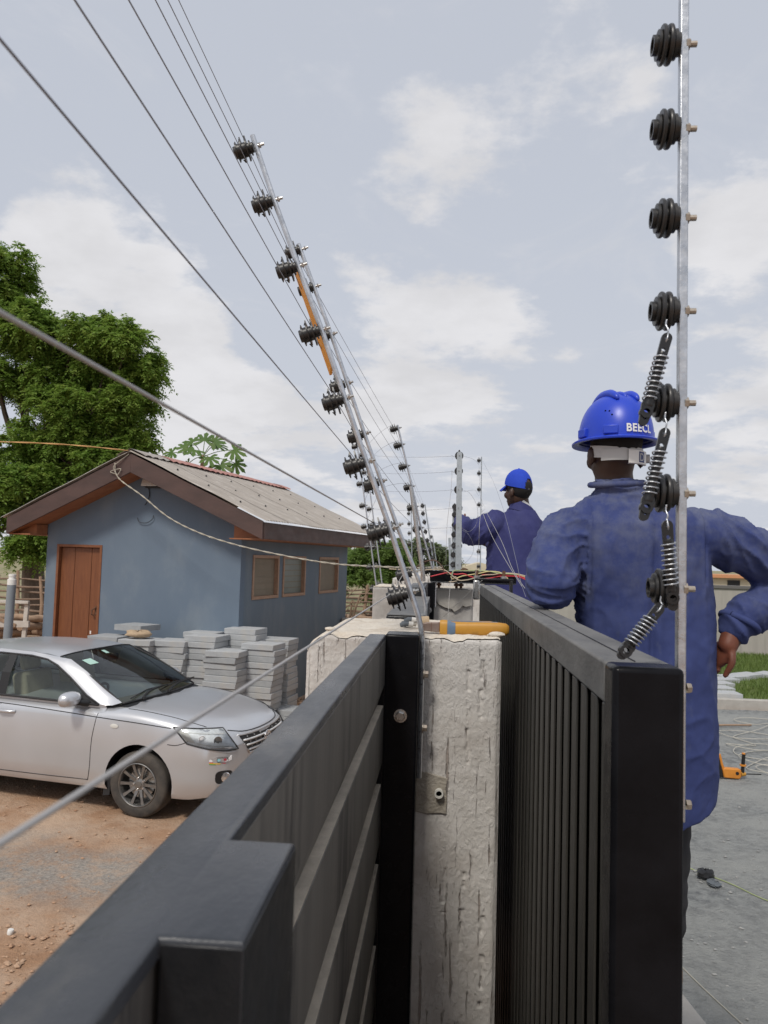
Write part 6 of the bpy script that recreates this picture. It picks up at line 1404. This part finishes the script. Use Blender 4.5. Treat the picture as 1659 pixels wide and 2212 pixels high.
def folds1(p):
    x, y, z = p
    d = .002*fbm(x*30, y*30, z*24, 3)
    if (.455 < x < .875 and z < 2.70) or z < 2.22:   # back of the coat
        w = min(1, (2.72-z)/.22); u = (x-.665)
        d += w*(.010*noise.noise(Vector((u*7+.8*noise.noise(Vector((z*3,u*4,2))), 4.0, z*1.3)))+.006*noise.noise(Vector((u*17, 9.0, z*2.0))))
        c = abs(u+.010+.02*(2.6-z)); d += -.009*max(0, 1-c/.010)*min(1, max(0,(2.66-z)/.12))+.007*max(0, 1-abs(c-.022)/.018)
        d += w*(.009*crease(u*5.5+z*1.6, 3.0, z*1.9-u*2)-.004)+w*.005*crease(u*8-z*5, 7.0, z*5+u*5)-w*.0025+w*.006*crease(u*12+.6*z, 2.0, z*.9)
        d -= .008*max(0, 1-abs(x-(.462+.02*max(0,2.6-z)))/.008)*(z > 2.42)+.008*max(0, 1-abs(x-.822)/.008)*(z > 2.45)
    else:                            # sleeves: crumpled rings
        q = x*13+z*10 if x > .8 else z*17-y*9
        d += .013*crease(q, x*5, z*5)-.006+.008*crease(q*1.7+3, y*8, x*8+3)-.004
    return d
coat = fuse('coat', b, 'coverall', m1, .0062, 3, folds1)
for v in coat.data.vertices:         # the hem rises towards his right side
    wz = v.co.z+m1.location.z; wx = v.co.x+m1.location.x
    if wz < 2.0: v.co.z += max(0, wx-.70)*.42*(2.0-wz)/.3
# collar, seams and cuff roll
MB().tube([(.561+.083*math.cos(q), 2.545+.080*math.sin(q), 2.768+.010*math.sin(q*1.0+.6)) for q in np.linspace(0, 2*math.pi, 33)], .010, 8, False).build('collar', 'coverall', coat, smooth=180)
def ring_at(c, d, r_, t_, nm, m_, parent):
    d = Vector(d).normalized(); u = d.orthogonal().normalized(); w_ = d.cross(u); c = Vector(c)
    return MB().tube([c+(u*math.cos(q)+w_*math.sin(q))*r_*(1+.05*math.sin(3*q)) for q in np.linspace(0, 2*math.pi, 29)], t_, 8, False).build(nm, m_, parent, smooth=180)
ring_at((.950,2.549,2.331), (-.5,-.2,-.85), .057, .011, 'cuff', 'coverall', coat)
# legs and boots
tb = MB()
for x in (.575, .735):
    limb(tb, [(x+.01,2.59,1.95),(x,2.575,1.62),(x+.005,2.60,1.36)], [.088,.072,.062], 16)
ring_loft(tb, [(.64,2.585,1.78,.155,.115),(.65,2.585,2.05,.16,.115)])
fuse('trousers', tb, 'trousers', m1, .010, 2, lambda p: .006*noise.noise(Vector((p.x*9, p.y*9, p.z*26))))
for x in (.575, .72):
    bb = MB(); ball(bb, (x,2.56,1.31), .045, .055, .05); ball(bb, (x,2.68,1.295), .048, .09, .036); bb.box(x-.045, x+.045, 2.50, 2.76, 1.2605, 1.285); fuse('boot', bb, 'boot', m1, .008, 2)
# helmet
HB = Vector((.555,2.54,2.903)); HH, HA, HBk, EX = .156, .115, .138, 2.3
def dome(th, h_):
    """point on the helmet shell; th measured from the back direction towards its right"""
    s = max(0., 1-(h_/HH)**EX)**(1/EX); d = (-F1*math.cos(th)*HBk+R1*math.sin(th)*HA)*s
    return HB+d+ZZ*h_
G = []
for i in range(19):
    h_ = HH*math.sin(math.pi/2*i/18); G.append([dome(t_, min(h_, HH*.9999)) for t_ in np.linspace(0, 2*math.pi, 49)])
hm = MB().grid(G).build('hard_hat', 'helmet_blue', m1, smooth=180)
G = []
for k, (ro, dz) in enumerate(((.985,.010),(1.0,.005),(1.12,.001),(1.15,-.002),(1.14,-.007),(1.0,-.006),(.97,.0))):
    row = []
    for t_ in np.linspace(0, 2*math.pi, 49):
        pk = 1+.20*max(0, -math.cos(t_))**3*(1 if ro > 1.01 else 0)   # peak at the front
        d = -F1*math.cos(t_)*HBk+R1*math.sin(t_)*HA; row.append(HB+d*ro*pk+ZZ*dz)
    G.append(row)
MB().grid(G).build('brim', 'helmet_blue', hm, smooth=60)
def over(y_off, f0, f1):   # ridge line over the crown from front to back
    P = []
    for q in np.linspace(f0, f1, 15):
        h_ = HH*math.cos(q); s = max(0., 1-(h_/HH)**EX)**(1/EX); P.append(HB-F1*HBk*s*math.copysign(1, q)+R1*y_off+ZZ*h_*.985)
    return P
for yo, rr_ in ((-.034,.017),(.034,.017),(0,.013)):
    MB().tube(over(yo, -1.05, .62 if yo else .5), [rr_*(.25+.75*math.sin(math.pi*min(1,max(0,i/14)))**.5) for i in range(15)], 10).build('ridge', 'helmet_blue', hm, smooth=180)
for t_ in (-.62, 1.5, -1.5):
    p = dome(t_, .022); d = (p-HB); d.z = 0; d.normalize(); sd2 = Vector((-d.y, d.x, 0))
    MB().obox(p+d*.002, sd2*.023, d*.006, ZZ*.014).build('slot_boss', 'helmet_blue', hm, bevel=.003)
for t_, h_ in ((-.80,.085),(-.68,.083),(-.60,.070)):
    p = dome(t_, h_); MB().lathe([(0,0),(.0028,0),(.0028,.001),(0,.001)], p, p-HB, 8).build('vent_hole', 'dark_hole', hm)
def text_on(body_, fn, size, nm, m_, parent, bold=.02):
    cu = bpy.data.curves.new('t', 'FONT'); cu.body = body_; cu.size = 1.; cu.offset = bold; cu.space_character = 1.08
    to = bpy.data.objects.new('t', cu); COL.objects.link(to); bpy.context.view_layer.update()
    me = bpy.data.meshes.new_from_object(to.evaluated_get(bpy.context.evaluated_depsgraph_get())); bpy.data.objects.remove(to)
    bm3 = bmesh.new(); bm3.from_mesh(me); bmesh.ops.triangulate(bm3, faces=bm3.faces); bmesh.ops.subdivide_edges(bm3, edges=bm3.edges, cuts=2, use_grid_fill=True)
    xs_ = [v.co.x for v in bm3.verts]; x0, x1 = min(xs_), max(xs_); L_ = root_loc(parent)
    for v in bm3.verts: v.co = fn((v.co.x-(x0+x1)/2)*size, v.co.y*size)-L_
    bm3.to_mesh(me); bm3.free(); return link(nm, me, m_, parent)
def tpos(x, y):
    h_ = .015+y; t_ = .16+x/.130; p = dome(t_, h_); d = (p-HB); d.z *= .4; return p+d.normalized()*.0032
text_on('BEECL', tpos, .0345, 'lettering', 'white_cloth', hm, .03)
# harness band round the nape, ratchet plate with a D mark, knob
def nape(t_, z, r_=1.): return Vector((HC1.x, HC1.y, 0))+(-F1*math.cos(t_)*.104+R1*math.sin(t_)*.086)*r_+ZZ*z
G = [[nape(t_, z+.012*max(0,-t_-.5), 1.0) for t_ in np.linspace(-1.5, 1.5, 25)] for z in (2.838,2.858,2.876)]
hn = MB().grid(G).build('harness', 'harness', m1, smooth=180)
G = [[nape(t_, z, 1.045) for t_ in np.linspace(-.95, .05, 11)] for z in (2.833,2.840,2.862,2.869)]
MB().grid(G).build('strap', 'harness', hn, smooth=180)
G = [[nape(t_, z, r_) for t_ in np.linspace(-.05, .98, 11)] for z, r_ in ((2.822,1.02),(2.824,1.10),(2.866,1.10),(2.868,1.02))]
MB().grid(G).build('ratchet', 'white_cap', hn, smooth=40)
G = [[nape(t_, z, 1.107) for t_ in np.linspace(.36, .66, 7)] for z in (2.828,2.846,2.862)]
MB().grid(G).build('label_plate', 'navy_print', hn)
text_on('D', lambda x, y: nape(.50+x/.105, 2.833+y, 1.116), .034, 'label_mark', 'harness', hn, .0)
p = nape(1.15, 2.848, 1.05); MB().lathe([(.013,-.008),(.015,.0),(.014,.016),(0,.018)], p, p-Vector((HC1.x,HC1.y,2.848)), 14).build('knob', 'harness', hn, smooth=40)

# trestles the two men stand on, behind the gate and pillar
for lab, x0, x1, y0, y1, z in (('plank trestle hidden behind the sliding gate under the helmeted man', .46, .775, 2.52, 2.88, 1.26), ('plank trestle behind the black beam under the man in the cap', .36, .90, 5.98, 6.62, 1.47)):
    ts = thing('trestle', lab, 'trestle', ((x0+x1)/2, (y0+y1)/2, 0))
    for k in range(3): xa = x0+(x1-x0)*k/3; MB().box(xa+.003, xa+(x1-x0)/3-.003, y0, y1, z-.04, z).build('plank', 'pale_wood', ts, bevel=.003)
    for xa in (x0+.03, x1-.06):
        for ya in (y0+.03, y1-.06): MB().box(xa, xa+.03, ya, ya+.03, -.02, z-.041).build('leg', 'rust', ts)

# ---------------------------------------------------------------- man in the cap
m2 = thing('person', 'person in clean navy overall and blue cap reaching left to the wires', 'person', (.58, 6.3, 1.47))
F2 = Vector((-.66,.75,0)).normalized(); R2 = Vector((F2.y,-F2.x,0)); HC2 = Vector((.600,6.26,3.085)); S2 = 1.12
b = MB(); P2 = head_shapes(b, HC2, F2, S2)
limb(b, [(.64,6.30,2.80),(.635,6.29,2.92),(.62,6.275,3.02)], [.075,.07,.066])
ring_loft(b, [(.57,6.3,2.1,.17,.12),(.58,6.3,2.5,.18,.12),(.60,6.3,2.8,.15,.1)])
limb(b, [(.40,6.28,2.80),(.24,6.22,2.74),(.16,6.42,2.80),(.15,6.6,2.84)], [.05,.045,.04,.032])
limb(b, [(.76,6.38,2.80),(.80,6.55,2.6),(.55,6.75,2.62),(.3,6.72,2.7)], [.05,.045,.04,.032])
fuse('body', b, 'skin_dark', m2, .009, 3); eyes(P2, m2)
hb = MB(); hand_shapes(hb, (.15,6.6,2.84), (-.05,1,.2), (-.3,.5,.2), (.6,0,.8), 1.1, .6); fuse('hand', hb, 'skin_hand', m2, .006, 2)
hb = MB(); hand_shapes(hb, (.31,6.72,2.69), (-1,-.1,.3), (-.6,.5,.2), (0,-.3,.9), 1.1, .6); fuse('hand', hb, 'skin_hand', m2, .006, 2)
b = MB(); rot2 = Matrix((R2, F2, ZZ)).transposed(); ball(b, HC2+F2*-.018*S2+ZZ*.02, .0805*S2, .099*S2, .088*S2, rot2); b.build('hair', 'hair_black', m2, smooth=180)
b = MB()
ring_loft(b, [(.575,6.3,1.95,.235,.175),(.575,6.3,2.15,.232,.175),(.575,6.3,2.35,.225,.168),(.58,6.3,2.50,.222,.165),(.588,6.3,2.62,.225,.165),(.595,6.3,2.72,.225,.16),(.602,6.3,2.80,.205,.15),(.61,6.3,2.86,.175,.135),(.62,6.295,2.905,.135,.115),(.63,6.29,2.945,.095,.092)], 40, 2.3, -.25)
limb(b, [(.43,6.27,2.83),(.36,6.25,2.785),(.28,6.23,2.745),(.215,6.24,2.735),(.185,6.32,2.77),(.16,6.46,2.82),(.155,6.54,2.835)], [.105,.108,.108,.10,.088,.07,.06], 18)
limb(b, [(.735,6.34,2.78),(.80,6.42,2.68),(.79,6.55,2.60),(.62,6.72,2.62),(.42,6.72,2.66)], [.10,.095,.09,.075,.06], 18)
def folds2(p):
    x, y, z = p; d = .002*fbm(x*24, y*24, z*16, 3)
    if x > .40 and z < 2.93: u = x+y*.4; d += .012*noise.noise(Vector((u*7+z*2.2, 4.0, z*1.4)))+.010*crease(u*6+z*2.6, 9.0, z*1.8-u)-.005
    else: q = x*16-z*7; d += .014*crease(q, y*5, z*6)-.006+.007*crease(q*1.8, y*8, z*8+3)-.003
    return d
coat2 = fuse('coat', b, 'coverall_clean', m2, .009, 2, folds2)
G = []
for z, r_ in ((2.905,.112),(2.955,.098),(2.985,.093),(2.982,.085),(2.93,.085)):
    G.append([(.638+r_*math.cos(q), 6.285+r_*.95*math.sin(q), z-.045*math.cos(q-.3)-.01) for q in np.linspace(0, 2*math.pi, 33)])
MB().grid(G).build('collar', 'coverall_clean', coat2, smooth=60)
G = []
for z, r_ in ((2.96,.083),(3.0,.0815),(3.002,.077)):
    G.append([(.634+r_*math.cos(q), 6.283+r_*.95*math.sin(q), z-.045*math.cos(q-.3)-.004) for q in np.linspace(0, 2*math.pi, 29)])
MB().grid(G).build('shirt_collar', 'white_cloth', coat2, smooth=60)
tb = MB()
for x in (.50, .65): limb(tb, [(x,6.3,2.15),(x,6.29,1.85),(x+.005,6.31,1.57)], [.095,.078,.065], 16)
ring_loft(tb, [(.575,6.3,2.0,.16,.12),(.575,6.3,2.3,.165,.12)]); fuse('trousers', tb, 'coverall_clean', m2, .012, 2, lambda p: .006*noise.noise(Vector((p.x*9, p.y*9, p.z*24))))
for x in (.50, .655):
    bb = MB(); ball(bb, (x,6.29,1.52), .05, .058, .05); ball(bb, (x-.03,6.38,1.508), .05, .095, .038); bb.box(x-.05, x+.05, 6.22, 6.46, 1.4705, 1.495); fuse('boot', bb, 'boot', m2, .009, 2)
# cap: panelled dome, peak, rear opening with strap
CB2 = HC2+ZZ*.032-F2*.004; CA, CBk, CHt = .100, .122, .148
def cdome(t_, h_, k=1.0):
    s = max(0., 1-(h_/CHt)**2.1)**(1/2.1); return CB2+((-F2*math.cos(t_)*CBk+R2*math.sin(t_)*CA)*s*k)+ZZ*(h_ - .026*math.cos(t_)*(1-h_/CHt))
G = []
hs = [CHt*math.sin(math.pi/2*i/15) for i in range(16)]; ts = np.linspace(0, 2*math.pi, 61)
V = [[cdome(t_, min(h_, CHt*.9995), 1+.006*abs(math.sin(3*t_))**.3) for t_ in ts] for h_ in hs]
b = MB(); nc = len(ts)
fc = []
for i in range(15):
    for j in range(nc-1):
        tm = (ts[j]+ts[j+1])/2; tm = tm-2*math.pi if tm > math.pi else tm; hm_ = (hs[i]+hs[i+1])/2
        if abs(tm) < .42*(max(0, 1-((hm_-.020)/.052)**2))**.5 and .020 < hm_ < .072: continue
        fc.append((i*nc+j, i*nc+j+1, (i+1)*nc+j+1, (i+1)*nc+j))
b.add([p for r_ in V for p in r_], fc); cp2 = b.build('cap', 'cap_blue', m2, smooth=40)
MB().lathe([(.008,0),(.006,.005),(0,.007)], CB2+ZZ*(CHt-.001), ZZ, 12).build('button', 'cap_blue', cp2, smooth=60)
G = []
for k in range(6):
    v = k/5; G.append([CB2+F2*(CBk*.93*math.cos(u)+.078*v*math.cos(u*.9))+R2*(CA*math.sin(u)*(1-.03*v))+ZZ*(.022-.030*v-.010*v*v-.020*(u/.95)**2*1.0) for u in np.linspace(-.95, .95, 19)])
pk = MB().grid(G).build('peak', 'cap_blue', cp2, smooth=60); so = pk.modifiers.new('solid', 'SOLIDIFY'); so.thickness = .004
G = [[cdome(t_, h_, 1.012) for t_ in np.linspace(-.16, .02, 5)] for h_ in (.001,.019)]
MB().grid(G).build('strap_tab', 'harness', cp2)
